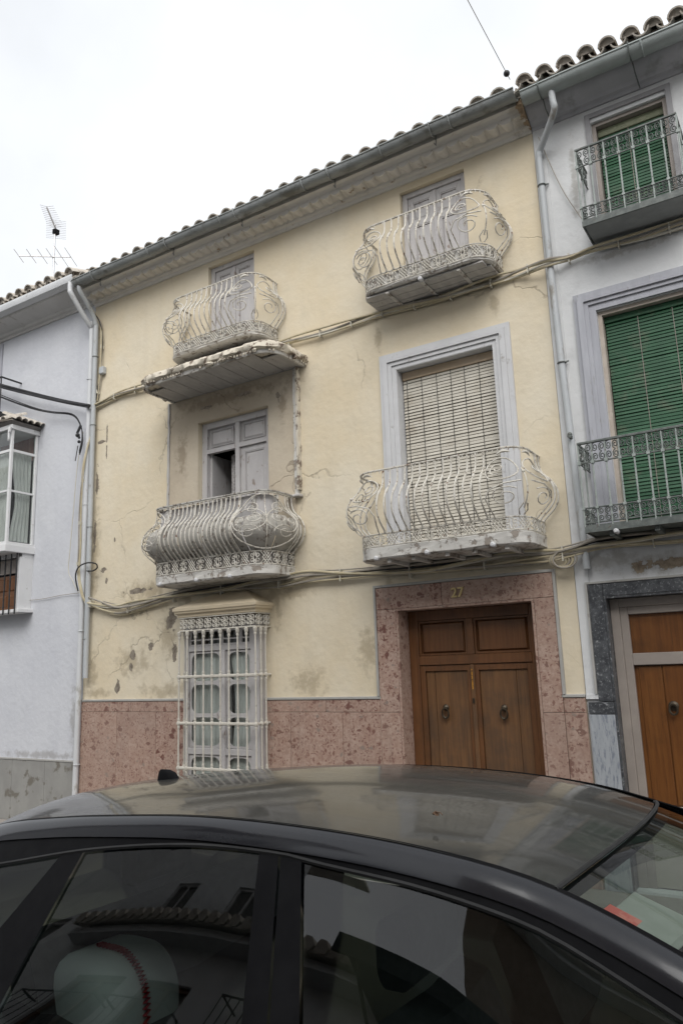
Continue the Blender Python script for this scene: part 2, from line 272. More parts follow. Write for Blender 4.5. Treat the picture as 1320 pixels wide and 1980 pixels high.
# ------------------------------------------------------------------ mesh helpers
class MB:
    def __init__(s): s.v = []; s.f = []
    def add(s, vs, fs):
        b = len(s.v); s.v += [tuple(x) for x in vs]; s.f += [tuple(i + b for i in q) for q in fs]; return s
    def box(s, x0, x1, y0, y1, z0, z1):
        return s.add([(x0, y0, z0), (x1, y0, z0), (x1, y1, z0), (x0, y1, z0), (x0, y0, z1), (x1, y0, z1), (x1, y1, z1), (x0, y1, z1)],
                     [(0, 3, 2, 1), (4, 5, 6, 7), (0, 1, 5, 4), (1, 2, 6, 5), (2, 3, 7, 6), (3, 0, 4, 7)])
    def raised(s, x0, x1, z0, z1, y, h, b):
        """raised field panel on the plane y, standing h towards the street, sloping over b"""
        return s.add([(x0, y, z0), (x1, y, z0), (x1, y, z1), (x0, y, z1), (x0 + b, y - h, z0 + b), (x1 - b, y - h, z0 + b), (x1 - b, y - h, z1 - b), (x0 + b, y - h, z1 - b)],
                     [(4, 5, 6, 7), (0, 1, 5, 4), (1, 2, 6, 5), (2, 3, 7, 6), (3, 0, 4, 7)])
    def frame(s, x0, x1, z0, z1, y0, y1, t, bottom=True):
        s.box(x0, x0 + t, y0, y1, z0, z1); s.box(x1 - t, x1, y0, y1, z0, z1); s.box(x0 + t, x1 - t, y0 + .001, y1, z1 - t, z1)
        if bottom: s.box(x0 + t, x1 - t, y0 + .001, y1, z0, z0 + t)
        return s
    def tube(s, pts, r, n=6, closed=False, cap=True):
        P = [Vector(p) for p in pts]; N = len(P)
        if N < 2: return s
        R = r if isinstance(r, (list, tuple)) else [r] * N
        T = []
        for i in range(N):
            a = P[(i - 1) % N] if (closed or i > 0) else P[0]; b = P[(i + 1) % N] if (closed or i < N - 1) else P[-1]
            t = (b - a); T.append(t.normalized() if t.length > 1e-9 else Vector((0, 0, 1)))
        u = T[0].cross(Vector((0, 1, 0)))
        if u.length < .1: u = T[0].cross(Vector((1, 0, 0)))
        u.normalize(); vs = []
        for i in range(N):
            u = (u - T[i] * u.dot(T[i]))
            if u.length < 1e-6: u = T[i].orthogonal()
            u.normalize(); w = T[i].cross(u)
            for k in range(n):
                a = 2 * pi * k / n; vs.append(P[i] + (u * cos(a) + w * sin(a)) * R[i])
        fs = []
        for i in range(N if closed else N - 1):
            j = (i + 1) % N
            for k in range(n):
                fs.append((i * n + k, i * n + (k + 1) % n, j * n + (k + 1) % n, j * n + k))
        if cap and not closed:
            fs.append(tuple(range(n - 1, -1, -1))); fs.append(tuple((N - 1) * n + k for k in range(n)))
        return s.add(vs, fs)
    def prism_x(s, prof, x0, x1):
        n = len(prof); vs = [(x0, y, z) for y, z in prof] + [(x1, y, z) for y, z in prof]
        fs = [(i, (i + 1) % n, n + (i + 1) % n, n + i) for i in range(n)] + [tuple(range(n - 1, -1, -1)), tuple(range(n, 2 * n))]
        return s.add(vs, fs)
    def poly_y(s, pts, y0, y1):
        """outline in x,z extruded between y0 and y1"""
        n = len(pts); vs = [(x, y0, z) for x, z in pts] + [(x, y1, z) for x, z in pts]
        fs = [(i, (i + 1) % n, n + (i + 1) % n, n + i) for i in range(n)] + [tuple(range(n - 1, -1, -1)), tuple(range(n, 2 * n))]
        return s.add(vs, fs)
    def loops(s, Ls, closed=True, cap0=True, cap1=True):
        n = len(Ls[0]); vs = [p for q in Ls for p in q]; fs = []
        for i in range(len(Ls) - 1):
            for k in range(n if closed else n - 1):
                fs.append((i * n + k, i * n + (k + 1) % n, (i + 1) * n + (k + 1) % n, (i + 1) * n + k))
        if cap0: fs.append(tuple(range(n - 1, -1, -1)))
        if cap1: fs.append(tuple((len(Ls) - 1) * n + k for k in range(n)))
        return s.add(vs, fs)
    def lathe(s, c, prof, n=10, axis='z'):
        Ls = []
        for r, h in prof:
            q = []
            for k in range(n):
                a = 2 * pi * k / n
                q.append((c[0] + r * cos(a), c[1] + r * sin(a), c[2] + h) if axis == 'z' else (c[0] + r * cos(a), c[1] + h, c[2] + r * sin(a)))
            Ls.append(q)
        return s.loops(Ls)
    def ball(s, c, r, n=8):
        return s.lathe(c, [(max(r * sin(pi * i / 6), .0005), -r * cos(pi * i / 6)) for i in range(7)], n)

ORG = {}
def finish(o, parent, origin):
    COL.objects.link(o)
    if parent is not None:
        o.parent = parent; o.location = Vector(origin) - ORG[parent.name]
    else: o.location = origin
    ORG[o.name] = Vector(origin); return o
def build(name, mb, mat, parent=None, origin=None, smooth=False, bevel=0):
    if origin is None:
        xs = [v[0] for v in mb.v]; ys = [v[1] for v in mb.v]; zs = [v[2] for v in mb.v]
        origin = ((min(xs) + max(xs)) / 2, (min(ys) + max(ys)) / 2, min(zs))
    me = bpy.data.meshes.new(name); o3 = Vector(origin)
    me.from_pydata([tuple(Vector(v) - o3) for v in mb.v], [], mb.f); me.update()
    import bmesh
    bm = bmesh.new(); bm.from_mesh(me); bmesh.ops.recalc_face_normals(bm, faces=bm.faces)
    if bevel: bmesh.ops.bevel(bm, geom=list(bm.edges), offset=bevel, segments=1, affect='EDGES', clamp_overlap=True)
    bm.to_mesh(me); bm.free()
    me.materials.append(mat)
    if smooth:
        for p in me.polygons: p.use_smooth = True
        try: me.set_sharp_from_angle(angle=radians(smooth if smooth > 1 else 40))
        except Exception: pass
    return finish(bpy.data.objects.new(name, me), parent, origin)
def inst(name, src, parent, origin, rot=None, scale=None):
    o = bpy.data.objects.new(name, src.data)
    if rot: o.rotation_euler = rot
    if scale: o.scale = scale
    return finish(o, parent, origin)
def thing(name, label, cat, loc, group=None):
    o = bpy.data.objects.new(name, None); o.empty_display_size = .2; finish(o, None, loc)
    tag(o, label, cat, group); return o
def tag(o, label=None, cat=None, group=None, kind=None):
    if label: o['label'] = label
    if cat: o['category'] = cat
    if group: o['group'] = group
    if kind: o['kind'] = kind
    return o
def smoothpath(pts, sub=6):
    """Catmull-Rom through 3-d points"""
    P = [Vector(p) for p in pts]; out = []
    for i in range(len(P) - 1):
        a = P[max(i - 1, 0)]; b = P[i]; c = P[i + 1]; d = P[min(i + 2, len(P) - 1)]
        for k in range(sub):
            t = k / sub
            out.append(.5 * ((2 * b) + (c - a) * t + (2 * a - 5 * b + 4 * c - d) * t * t + (3 * b - a - 3 * c + d) * t ** 3))
    out.append(P[-1]); return out
def lerp(a, b, t): return a + (b - a) * t
def table(tb, x):
    if x <= tb[0][0]: return tb[0][1]
    for (a, b), (c, d) in zip(tb, tb[1:]):
        if x <= c:
            t = (x - a) / (c - a); t2 = t * t * (3 - 2 * t) if False else t
            return lerp(b, d, t2)
    return tb[-1][1]
def stable(tb, x):
    """smooth (Catmull-Rom) table lookup"""
    if x <= tb[0][0]: return tb[0][1]
    if x >= tb[-1][0]: return tb[-1][1]
    for i in range(len(tb) - 1):
        if x <= tb[i + 1][0]:
            a = tb[max(i - 1, 0)]; b = tb[i]; c = tb[i + 1]; d = tb[min(i + 2, len(tb) - 1)]
            h = c[0] - b[0]; t = (x - b[0]) / h
            m0 = (c[1] - a[1]) / (c[0] - a[0]) * h; m1 = (d[1] - b[1]) / (d[0] - b[0]) * h
            return (2 * t ** 3 - 3 * t * t + 1) * b[1] + (t ** 3 - 2 * t * t + t) * m0 + (-2 * t ** 3 + 3 * t * t) * c[1] + (t ** 3 - t * t) * m1
def wall_holes(mb, x0, x1, z0, z1, holes, y=0.0, depth=.28):
    xs = sorted({x0, x1} | {h[0] for h in holes} | {h[1] for h in holes}); zs = sorted({z0, z1} | {h[2] for h in holes} | {h[3] for h in holes})
    for a, b in zip(xs, xs[1:]):
        for c, d in zip(zs, zs[1:]):
            mx_, mz_ = (a + b) / 2, (c + d) / 2
            if any(h[0] < mx_ < h[1] and h[2] < mz_ < h[3] for h in holes): continue
            mb.add([(a, y, c), (b, y, c), (b, y, d), (a, y, d)], [(0, 1, 2, 3)])
    for a, b, c, d in holes:
        e = y + depth
        mb.add([(a, y, c), (a, y, d), (a, e, d), (a, e, c)], [(0, 1, 2, 3)]); mb.add([(b, y, c), (b, y, d), (b, e, d), (b, e, c)], [(0, 1, 2, 3)])
        mb.add([(a, y, d), (b, y, d), (b, e, d), (a, e, d)], [(0, 1, 2, 3)]); mb.add([(a, y, c), (b, y, c), (b, e, c), (a, e, c)], [(0, 1, 2, 3)])
    return mb
def shell(mb, x0, x1, z1, back):
    """side, back and ceiling of a house so that its rooms are dark"""
    mb.add([(x0, 0, 0), (x0, back, 0), (x0, back, z1), (x0, 0, z1)], [(0, 1, 2, 3)]); mb.add([(x1, 0, 0), (x1, back, 0), (x1, back, z1), (x1, 0, z1)], [(0, 1, 2, 3)])
    mb.add([(x0, back, 0), (x1, back, 0), (x1, back, z1), (x0, back, z1)], [(0, 1, 2, 3)]); mb.add([(x0, 0, z1), (x1, 0, z1), (x1, back, z1), (x0, back, z1)], [(0, 1, 2, 3)])
    return mb

# ------------------------------------------------------------------ ground
def sheet(name, x0, x1, y0, y1, z, mat):
    return tag(build(name, MB().add([(x0, y0, z), (x1, y0, z), (x1, y1, z), (x0, y1, z)], [(0, 1, 2, 3)]), mat), kind='structure')
sheet('ground', -150, 150, -150, 150, -.13, M_ASPH)
sheet('road', -90, 90, -8.6, -1.25, -.12, M_ASPH)
for yy0, yy1 in ((-1.12, .0), (-9.9, -8.72)):
    tag(build('pavement', MB().box(-90, 90, yy0, yy1, -.125, 0), M_PAVE), kind='structure')
for yy0, yy1 in ((-1.26, -1.123), (-8.717, -8.58)):
    tag(build('kerb', MB().box(-90, 90, yy0, yy1, -.128, -.004), M_PLIN, bevel=.012), kind='structure')

# ------------------------------------------------------------------ roof tiles and gutters
def arc_shell(r0, r1, L, a0, a1, t=.012, n=8, zc=0):
    mb = MB(); Ls = []
    for (r, y) in ((r0, 0), (r1, L)):
        q = [(r * cos(a0 + (a1 - a0) * k / n), y, zc + r * sin(a0 + (a1 - a0) * k / n)) for k in range(n + 1)]
        q += [((r - t) * cos(a0 + (a1 - a0) * k / n), y, zc + (r - t) * sin(a0 + (a1 - a0) * k / n)) for k in range(n, -1, -1)]
        Ls.append(q)
    return mb.loops(Ls)
def tile_roof(roof, x0, x1, pitch, y0, z0, slope, rows, sc=1.0, jitter=1.0):
    """barrel tiles: concave pans with convex covers over their joints, each tile its own piece"""
    pan = build('roof_tile', arc_shell(.078 * sc, .085 * sc, .42 * sc, radians(195), radians(345), .012, 7, .072 * sc), M_TILE, roof, (0, 0, 0), True)
    cov = build('roof_tile', arc_shell(.085 * sc, .072 * sc, .42 * sc, radians(8), radians(172), .013, 8, .040 * sc), M_TILE, roof, (0, 0, 0), True)
    me = cov.data; nv = len(me.vertices)
    import bmesh
    bm = bmesh.new(); bm.from_mesh(me); vs = [bm.verts.new((.074 * sc * cos(a), .035 * sc, .040 * sc + .074 * sc * sin(a))) for a in [radians(8) + radians(164) * k / 8 for k in range(9)]]; bm.faces.new(vs); bm.to_mesh(me); bm.free()
    first = [True, True]; n = int((x1 - x0) / pitch); step = .33 * sc
    for r in range(rows):
        for i in range(n + 1):
            for k, src in ((0, pan), (1, cov)):
                x = x0 + (i + .5 * k) * pitch
                if x > x1: continue
                j = jitter
                y = y0 + r * step * cos(slope) + random.uniform(-.012, .012) * j; z = z0 + (r * step) * sin(slope) + r * .012 * 0 + random.uniform(-.006, .006) * j + (.0 if k == 0 else .004)
                rot = (slope - .03 + random.uniform(-.02, .02) * j, random.uniform(-.05, .05) * j, random.uniform(-.04, .04) * j)
                if first[k]:
                    o = src; first[k] = False; o.rotation_euler = rot; o.location = Vector((x, y, z)) - ORG[roof.name]; ORG[o.name] = Vector((x, y, z))
                else: inst('roof_tile', src, roof, (x, y, z), rot)
def tile_field(roof, x0, x1, pitch, y0, z0, slope, length):
    """the courses further up, one rippled sheet"""
    mb = MB(); nx = int((x1 - x0) / pitch) * 6; L2 = []
    for (d) in (0, length):
        L2.append([(x0 + (x1 - x0) * i / nx, y0 + d * cos(slope), z0 + d * sin(slope) + .055 * abs(sin(pi * (x0 + (x1 - x0) * i / nx - x0) / pitch))) for i in range(nx + 1)])
    mb.loops(L2, closed=False, cap0=False, cap1=False)
    return tag(build('roof_tile_field', mb, M_TILE, roof, smooth=True), kind='stuff')
def gutter(parent, x0, x1, y, z, r, mat, joints=()):
    mb = MB(); n = 10; Ls = []
    N = 14
    for i in range(N + 1):
        x = lerp(x0, x1, i / N); dz = .006 * sin(i * 1.7)
        q = [(x, y + r * cos(a), z + dz + r * sin(a)) for a in [pi + pi * k / n for k in range(n + 1)]]
        q += [(x, y + (r - .006) * cos(a), z + dz + (r - .006) * sin(a)) for a in [pi + pi * k / n for k in range(n, -1, -1)]]
        Ls.append(q)
    mb.loops(Ls)
    mb.tube([(lerp(x0, x1, i / N), y - r, z + .006 * sin(i * 1.7)) for i in range(N + 1)], .010, 6)
    g = build('gutter', mb, mat, parent, smooth=35)
    for jx in joints:
        build('gutter_joint', MB().tube([(jx, y + (r + .003) * cos(a), z + (r + .003) * sin(a)) for a in [pi * 1.02 + pi * .96 * k / 10 for k in range(11)]], .009, 5), mat, parent)
    return g

# ================================================================== YELLOW HOUSE
YX0, YX1 = -7.765, -1.69
H = thing('yellow_house', 'three-storey house of faded yellow render with marble base and curved balconies', 'house', (-4.73, 0, 0))
holes = [(-3.38, -2.046, 0.02, 2.277), (-5.745, -5.04, 5.375, 6.595), (-3.115, -2.397, 5.375, 6.58), (-5.894, -4.869, 2.80, 4.63), (-3.255, -2.221, 2.81, 4.66), (-5.96, -4.97, .42, 2.28)]
mb = MB(); wall_holes(mb, YX0, YX1, 0, 6.9, holes); shell(mb, YX0 + .004, YX1 - .004, 6.88, 5.5)
build('wall', mb, M_YEL, H)
# floors and partition inside, so daylight does not pass between storeys
build('floor_slab', MB().box(YX0 + .02, YX1 - .02, .29, 5.4, 2.55, 2.72), M_ROOM, H)
build('floor_slab', MB().box(YX0 + .02, YX1 - .02, .29, 5.4, 5.10, 5.30), M_ROOM, H)

# cornice, its row of tile ends, gutter, brackets, roof
prof = [(.01, 6.655), (-.022, 6.655), (-.030, 6.69), (-.060, 6.70), (-.075, 6.725), (-.20, 6.735), (-.215, 6.765), (-.245, 6.785), (-.285, 6.79), (-.285, 6.84), (.01, 6.84)]
co = build('cornice', MB().prism_x(prof, YX0, YX1), M_CORN, H)
tw = None
k = 0; x = YX0 + .09
while x < YX1 - .08:
    if tw is None:
        q = MB(); Ls = []
        for y_, r_ in ((-.215, .060), (-.080, .050)):
            Ls.append([(r_ * cos(a), y_, r_ * .8 * sin(a)) for a in [pi + pi * i / 8 for i in range(9)]])
        q.loops(Ls)
        tw = build('cornice_tile', q, M_CORN, co, (0, 0, 0), True); tw.location = Vector((x, 0, 6.748)) - ORG[co.name]; ORG[tw.name] = Vector((x, 0, 6.748))
    else: inst('cornice_tile', tw, co, (x + random.uniform(-.006, .006), 0, 6.748 + random.uniform(-.003, .003)))
    x += .135
gutter(H, -7.72, -1.705, -.375, 6.855, .075, M_ZINC, joints=[-6.35, -5.2, -4.05, -3.1, -2.35])
for bx in (-7.35, -6.05, -4.98, -3.72, -2.55):
    q = MB().tube([(bx, -.375 + .083 * cos(a), 6.855 + .083 * sin(a)) for a in [pi * .95 + pi * 1.1 * i / 12 for i in range(13)]], .007, 5)
    q.tube([(bx, -.293, 6.85), (bx, -.285, 6.775), (bx - .015, -.262, 6.745), (bx - .03, -.268, 6.775)], .006, 5)
    build('gutter_bracket', q, M_ZINC, H)
roof = build('roof', MB().prism_x([(-.30, 6.86), (3.2, 8.19), (3.2, 8.14), (-.30, 6.842)], YX0, YX1), M_TILE, H)
tile_roof(roof, YX0 + .05, YX1 - .05, .205, -.350, 6.850, radians(20.8), 3)
tile_field(roof, YX0 + .05, YX1 - .05, .205, -.325 + .93, 6.86 + .36, radians(20.8), 2.6)

# marble base: panels, each a slab 22 mm proud, joints left open
def slab_panel(x0, x1, z0, z1, y0=-.022, mat=None, parent=None, name='marble_panel'):
    g = .0018
    return build(name, MB().box(x0 + g, x1 - g, y0, .02, z0 + g, z1 - g), mat or M_BREC, parent, bevel=.002)
for a, b in ((YX0, -7.133), (-7.133, -6.5), (-6.5, -5.965), (-4.965, -4.629), (-4.629, -4.015), (-4.015, -3.589)):
    slab_panel(a, b, .0, 1.33, parent=H)
for a, b in ((YX0, -6.9), (-6.9, -5.965), (-4.965, -4.2), (-4.2, -3.589)):
    slab_panel(a, b, 1.33, 1.447, parent=H)
slab_panel(-1.8705, YX1 - .001, 0, 1.33, parent=H); slab_panel(-1.8705, YX1 - .001, 1.33, 1.447, parent=H)
for a, b in ((YX0, -5.965), (-4.965, -3.575), (-1.884, YX1 - .001)):
    build('base_moulding', MB().box(a, b, -.030, .01, 1.449, 1.475), M_PTRIM, H, bevel=.004)
# portal
P_ = H
slab_panel(-3.589, -3.38, 0, 1.33, -.03, parent=H); slab_panel(-3.589, -3.38, 1.33, 2.277, -.03, parent=H)
slab_panel(-2.046, -1.870, 0, 1.33, -.03, parent=H); slab_panel(-2.046, -1.870, 1.33, 2.277, -.03, parent=H)
slab_panel(-3.589, -2.9, 2.277, 2.487, -.03, parent=H); slab_panel(-2.9, -1.870, 2.277, 2.487, -.03, parent=H)
build('portal_jamb', MB().box(-3.379, -3.357, -.028, .25, .02, 2.255), M_BREC, H); build('portal_jamb', MB().box(-2.068, -2.047, -.028, .25, .02, 2.255), M_BREC, H)
build('portal_soffit', MB().box(-3.379, -2.047, -.028, .25, 2.257, 2.2765), M_BREC, H)
build('portal_trim', MB().box(-3.612, -3.591, -.036, .01, 1.476, 2.512), M_PTRIM, H); build('portal_trim', MB().box(-1.868, -1.846, -.036, .01, 1.476, 2.512), M_PTRIM, H)
build('portal_trim', MB().box(-3.590, -1.869, -.036, .01, 2.489, 2.512), M_PTRIM, H)
# number 27
fc = bpy.data.curves.new('house_number', 'FONT'); fc.body = '27'; fc.size = .125; fc.extrude = .008; fc.offset = .0015; fc.align_x = 'CENTER'
fo = bpy.data.objects.new('house_number_src', fc); COL.objects.link(fo); fo.rotation_euler = (pi / 2, 0, 0)
dg = bpy.context.evaluated_depsgraph_get(); me = bpy.data.meshes.new_from_object(fo.evaluated_get(dg)); bpy.data.objects.remove(fo)
me.materials.clear(); me.materials.append(M_BRASS); no = bpy.data.objects.new('house_number', me); no.rotation_euler = (pi / 2, 0, 0)
finish(no, H, (-2.737, -.042, 2.340))

# street door: frame, transom with two panels, two leaves with knockers
DY = .20
d = build('door_frame', MB().frame(-3.355, -2.07, .02, 2.254, DY - .03, DY + .05, .095, False).box(-3.26, -2.165, DY - .028, DY + .05, 1.745, 1.83).box(-2.765, -2.70, DY - .027, DY + .05, 1.83, 2.159), M_DOOR, H, bevel=.004)
for a, b in ((-3.26, -2.765), (-2.70, -2.165)):
    tp = build('transom_panel', MB().box(a + .001, b - .001, DY + .015, DY + .04, 1.831, 2.158), M_DOOR, H)
    build('raised_field', MB().raised(a + .03, b - .03, 1.85, 2.14, DY + .0145, .022, .02), M_DOOR, tp)
    build('moulding', MB().frame(a + .004, b - .004, 1.834, 2.155, DY - .012, DY + .014, .018), M_DOOR, tp)
for sgn, (a, b) in ((-1, (-3.258, -2.736)), (1, (-2.730, -2.167))):
    lf = build('door_leaf', MB().box(a, b, DY + .012, DY + .05, .03, 1.742), M_DOORW, H)
    st = .05 if sgn < 0 else .055
    build('stile', MB().box(a, a + st, DY - .016, DY + .011, .03, 1.741), M_DOOR, lf, bevel=.003); build('stile', MB().box(b - st, b, DY - .016, DY + .011, .03, 1.741), M_DOOR, lf, bevel=.003)
    build('rail', MB().box(a + st, b - st, DY - .014, DY + .011, 1.69, 1.740), M_DOOR, lf); build('rail', MB().box(a + st, b - st, DY - .014, DY + .011, .03, .32), M_DOOR, lf)
    # boards of the leaf
    cuts = [a + st + .003, a + st + .09, b - st - .003] if sgn < 0 else [a + st + .003, b - st - .11, b - st - .003]
    for c0, c1 in zip(cuts, cuts[1:]):
        build('plank', MB().box(c0 + .002, c1 - .002, DY + .002, DY + .0115, .323, 1.687), M_DOORW, lf, bevel=.002)
    kx, kz = ((-3.02, 1.33) if sgn < 0 else (-2.46, 1.325))
    q = MB().lathe((kx, DY - .01, kz + .03), [(.026, .012), (.03, 0), (.02, -.014), (.008, -.02)], 10, 'y')
    q.tube([(kx + .032 * sin(t), DY - .03 - .008 * cos(t), kz - .02 - .045 * cos(t + pi) * -1 * -1) for t in [2 * pi * i / 14 for i in range(14)]], [.0065 + .004 * (1 + cos(2 * pi * i / 14 + pi)) / 2 for i in range(14)], 6, closed=True)
    q.ball((kx, DY - .035, kz - .062), .014)
    build('door_knocker', q, M_BRONZE, lf, smooth=True)
build('astragal', MB().box(-2.752, -2.712, DY - .032, DY - .0165, .03, 1.74), M_DOORW, H, bevel=.006)
build('lock', MB().box(-2.742, -2.722, DY - .040, DY - .0325, 1.40, 1.44), M_BRONZE, H)
stk = build('door_sticker', MB().box(-2.739, -2.728, DY - .0345, DY - .0325, 1.52, 1.70), M_ORNG, H)
build('doorstep', MB().box(-3.355, -2.07, -.02, .26, .0, .03), M_PLIN, H)

# ---------------------------------------------------------------- balconies of the yellow house
class Plan:
    """plan of a balcony: out from the wall, rounded corner, along the front, back to the wall"""
    def __init__(s, xc, w, d, r, n=10):
        x0, x1 = xc - w / 2, xc + w / 2; P = [(x0, 0.0, -1, 0)]
        for i in range(n + 1):
            a = pi + (pi / 2) * i / n; P.append((x0 + r + r * cos(a), -d + r + r * sin(a), cos(a), sin(a)))
        for i in range(1, 8): P.append((lerp(x0 + r, x1 - r, i / 8), -d, 0, -1))
        for i in range(n + 1):
            a = 1.5 * pi + (pi / 2) * i / n; P.append((x1 - r + r * cos(a), -d + r + r * sin(a), cos(a), sin(a)))
        P.append((x1, 0.0, 1, 0))
        s.P = P; s.s = [0.0]
        for a, b in zip(P, P[1:]): s.s.append(s.s[-1] + math.hypot(b[0] - a[0], b[1] - a[1]))
        s.L = s.s[-1]; s.sc = (d - r) + r * pi / 4       # arc length to the middle of a corner
        s.r, s.d, s.w = r, d, w
    def at(s, u, o=0.0):
        u = min(max(u, 0), s.L)
        for i in range(len(s.s) - 1):
            if u <= s.s[i + 1] + 1e-9:
                t = (u - s.s[i]) / max(s.s[i + 1] - s.s[i], 1e-9); a, b = s.P[i], s.P[i + 1]
                nx, ny = lerp(a[2], b[2], t), lerp(a[3], b[3], t); q = math.hypot(nx, ny)
                return lerp(a[0], b[0], t) + nx / q * o, min(lerp(a[1], b[1], t) + ny / q * o, -.002)
    def ring(s, o, z, jit=0.0, seed=0, inset=True):
        out = []
        for i, (x, y, nx, ny) in enumerate(s.P):
            j = o + (mnoise.noise(Vector((x * 9, y * 9, z * 5 + seed))) * jit if jit else 0)
            yy = y + ny * j
            out.append((x + nx * j, yy if 0 < i < len(s.P) - 1 else (.004 if inset else y), z + (mnoise.noise(Vector((x * 7, y * 7, seed + 9.1))) * jit * .8 if jit else 0)))
        return out
BULGE = [(0, 0), (.06, .22), (.14, .58), (.25, .90), (.36, 1.0), (.48, .93), (.58, .72), (.66, .44), (.72, .22), (.78, .10), (.88, .02), (1, 0)]
def spiral(cx, cz, r0, r1, a0, turns, n=22):
    return [(cx + lerp(r0, r1, i / n) * cos(a0 + 2 * pi * turns * i / n), cz + lerp(r0, r1, i / n) * sin(a0 + 2 * pi * turns * i / n)) for i in range(n + 1)]
def resample(plan, z0, z1):
    return None
def railing(parent, plan, zb, zf, zr, bulge, nb, mat, style='heart', side_bars=2):
    """frieze band, pot-bellied balusters, corner scrolls, top rail with its fringe"""
    h = zr - zf
    o_at = lambda z: bulge * stable(BULGE, (z - zf) / h)
    mp = lambda u, z, e=0.0: (*plan.at(u, (o_at(z) if z > zf else 0) + e), z)
    us = [plan.L * i / 70 for i in range(71)]
    for nm, z, r in (('top_rail', zr, .0095), ('frieze_rail', zf, .0075), ('frieze_rail', zb, .0075)):
        q = MB(); q.tube([(*plan.at(u), z) for u in us], r, 6)
        if nm == 'top_rail': q.tube([(*plan.at(u, -.008), z + .002) for u in us], .0085, 6)
        build(nm, q, mat, parent, smooth=True)
    # fringe of little drops hanging under the top rail
    q = MB(); n = int(plan.L / .045)
    for i in range(n):
        u = (i + .5) * plan.L / n; x, y = plan.at(u, .002); x2, y2 = plan.at(u + .010, .002); x1, y1 = plan.at(u - .010, .002)
        hh = .030 if i % 2 else .020
        q.add([(x1, y1, zr - .006), (x2, y2, zr - .006), (x, y, zr - hh - .006), (x, y - .003, zr - .006), (x, y + .004, zr - hh * .4)], [(0, 1, 2), (0, 3, 2), (3, 1, 2), (0, 4, 2), (1, 4, 2)])
        q.tube([(x, y, zr - .004), (x, y, zr - hh)], [.006, .003], 4)
    tag(build('rail_fringe', q, mat, parent), kind='stuff')
    # frieze: lattices between pairs of scrolls
    q = MB(); zc, hz = (zb + zf) / 2, (zf - zb) / 2 - .006
    unit = .235; n = max(1, round(plan.L / unit)); unit = plan.L / n; rr = .0058
    for i in range(n):
        u0 = i * unit
        c = u0 + unit * .28; wv = unit * .26
        for k in (-1.5, -.5, .5, 1.5):                                      # lattice
            for sg in (1, -1):
                pts = []
                for t in range(5):
                    zz = -hz + 2 * hz * t / 4; uu = c + k * wv / 2.2 + sg * zz * .8
                    if abs(uu - c) <= wv * 1.02: pts.append(mp(uu, zc + zz, .001))
                if len(pts) > 1: q.tube(pts, rr, 4)
        c2 = u0 + unit * .78; wr = unit * .11
        for sx in (-1, 1):                                                  # facing scrolls and an oval
            for sz in (-1, 1):
                q.tube([mp(c2 + sx * (wr * 1.1 + a), zc + sz * (hz * .48 + b), .002) for a, b in spiral(0, 0, hz * .46, hz * .12, pi / 2 + .5, 1.25, 14)], rr, 4)
            q.tube([mp(c2 + sx * wr * .62 * cos(t), zc + hz * sin(t), .002) for t in [-pi / 2 + pi * j / 8 for j in range(9)]], rr, 4)
    tag(build('frieze_ornament', q, mat, parent), kind='stuff')
    # balusters
    cw = .155 + plan.r * pi / 4 * .72                                        # half width of a corner ornament
    free0, free1 = plan.sc + cw + .01, plan.L - plan.sc - cw - .01
    bars = [lerp(free0, free1, (i) / (nb - 1)) for i in range(nb)]
    e0 = plan.sc - cw
    sb = [e0 * (i + .45) / side_bars for i in range(side_bars)] if e0 > .03 else []
    bars += [u for u in sb] + [plan.L - u for u in sb]
    for u in bars:
        zz = [zf + h * i / 22 for i in range(23)]
        q = MB().tube([mp(u, z) for z in zz], .0085, 6)
        zk = zf + h * .62
        q.tube([mp(u, zk - .022), mp(u, zk - .012), mp(u, zk + .012), mp(u, zk + .022)], [.007, .0125, .0125, .007], 6)
        q.tube([mp(u, zf + .004), mp(u, zf + .030)], [.014, .006], 6)
        build('baluster', q, mat, parent, smooth=True)
    # corner ornaments: curves drawn on the bulged surface
    for uc in (plan.sc, plan.L - plan.sc):
        q = MB(); f = 1.0
        def P2(lst, r=.0056):
            q.tube([mp(uc + a * cw, zf + min(b, .985) * h, .003) for a, b in lst], r, 5)
        asp = cw / h
        if style == 'heart':
            P2([(0, t) for t in [.10 + i / 10 * .56 for i in range(11)]], .0066)
            for sx in (-1, 1):
                P2([(sx * (.50 + .42 * cos(t)), .67 + .42 * asp * sin(t) * .95) for t in [2 * pi * i / 24 for i in range(25)]], .0066)
                P2([(sx * (.58 + a), .68 + b * asp) for a, b in spiral(0, 0, .24, .05, -pi * .6, 1.3, 16)], .006)
                P2([(sx * (.40 + a), .25 + b * asp) for a, b in spiral(0, 0, .30, .06, pi * .75, -1.45, 20)], .006)
                P2([(sx * x_, z_) for x_, z_ in ((.10, .46), (.40, .43), (.74, .36), (.90, .24), (.84, .10), (.80, 0))], .0066)
                P2([(sx * x_, z_) for x_, z_ in ((.06, .02), (.12, .08), (.04, .16))])
                P2([(sx * (.20 + .42 * t), .93 - .02 * t + .03 * sin(pi * t)) for t in [i / 6 for i in range(7)]], [.004, .010, .013, .014, .012, .008, .004])
            q.ball(mp(uc, zf + .60 * h, .006), .014)
        else:
            P2([(0, t) for t in [i / 14 for i in range(15)]])
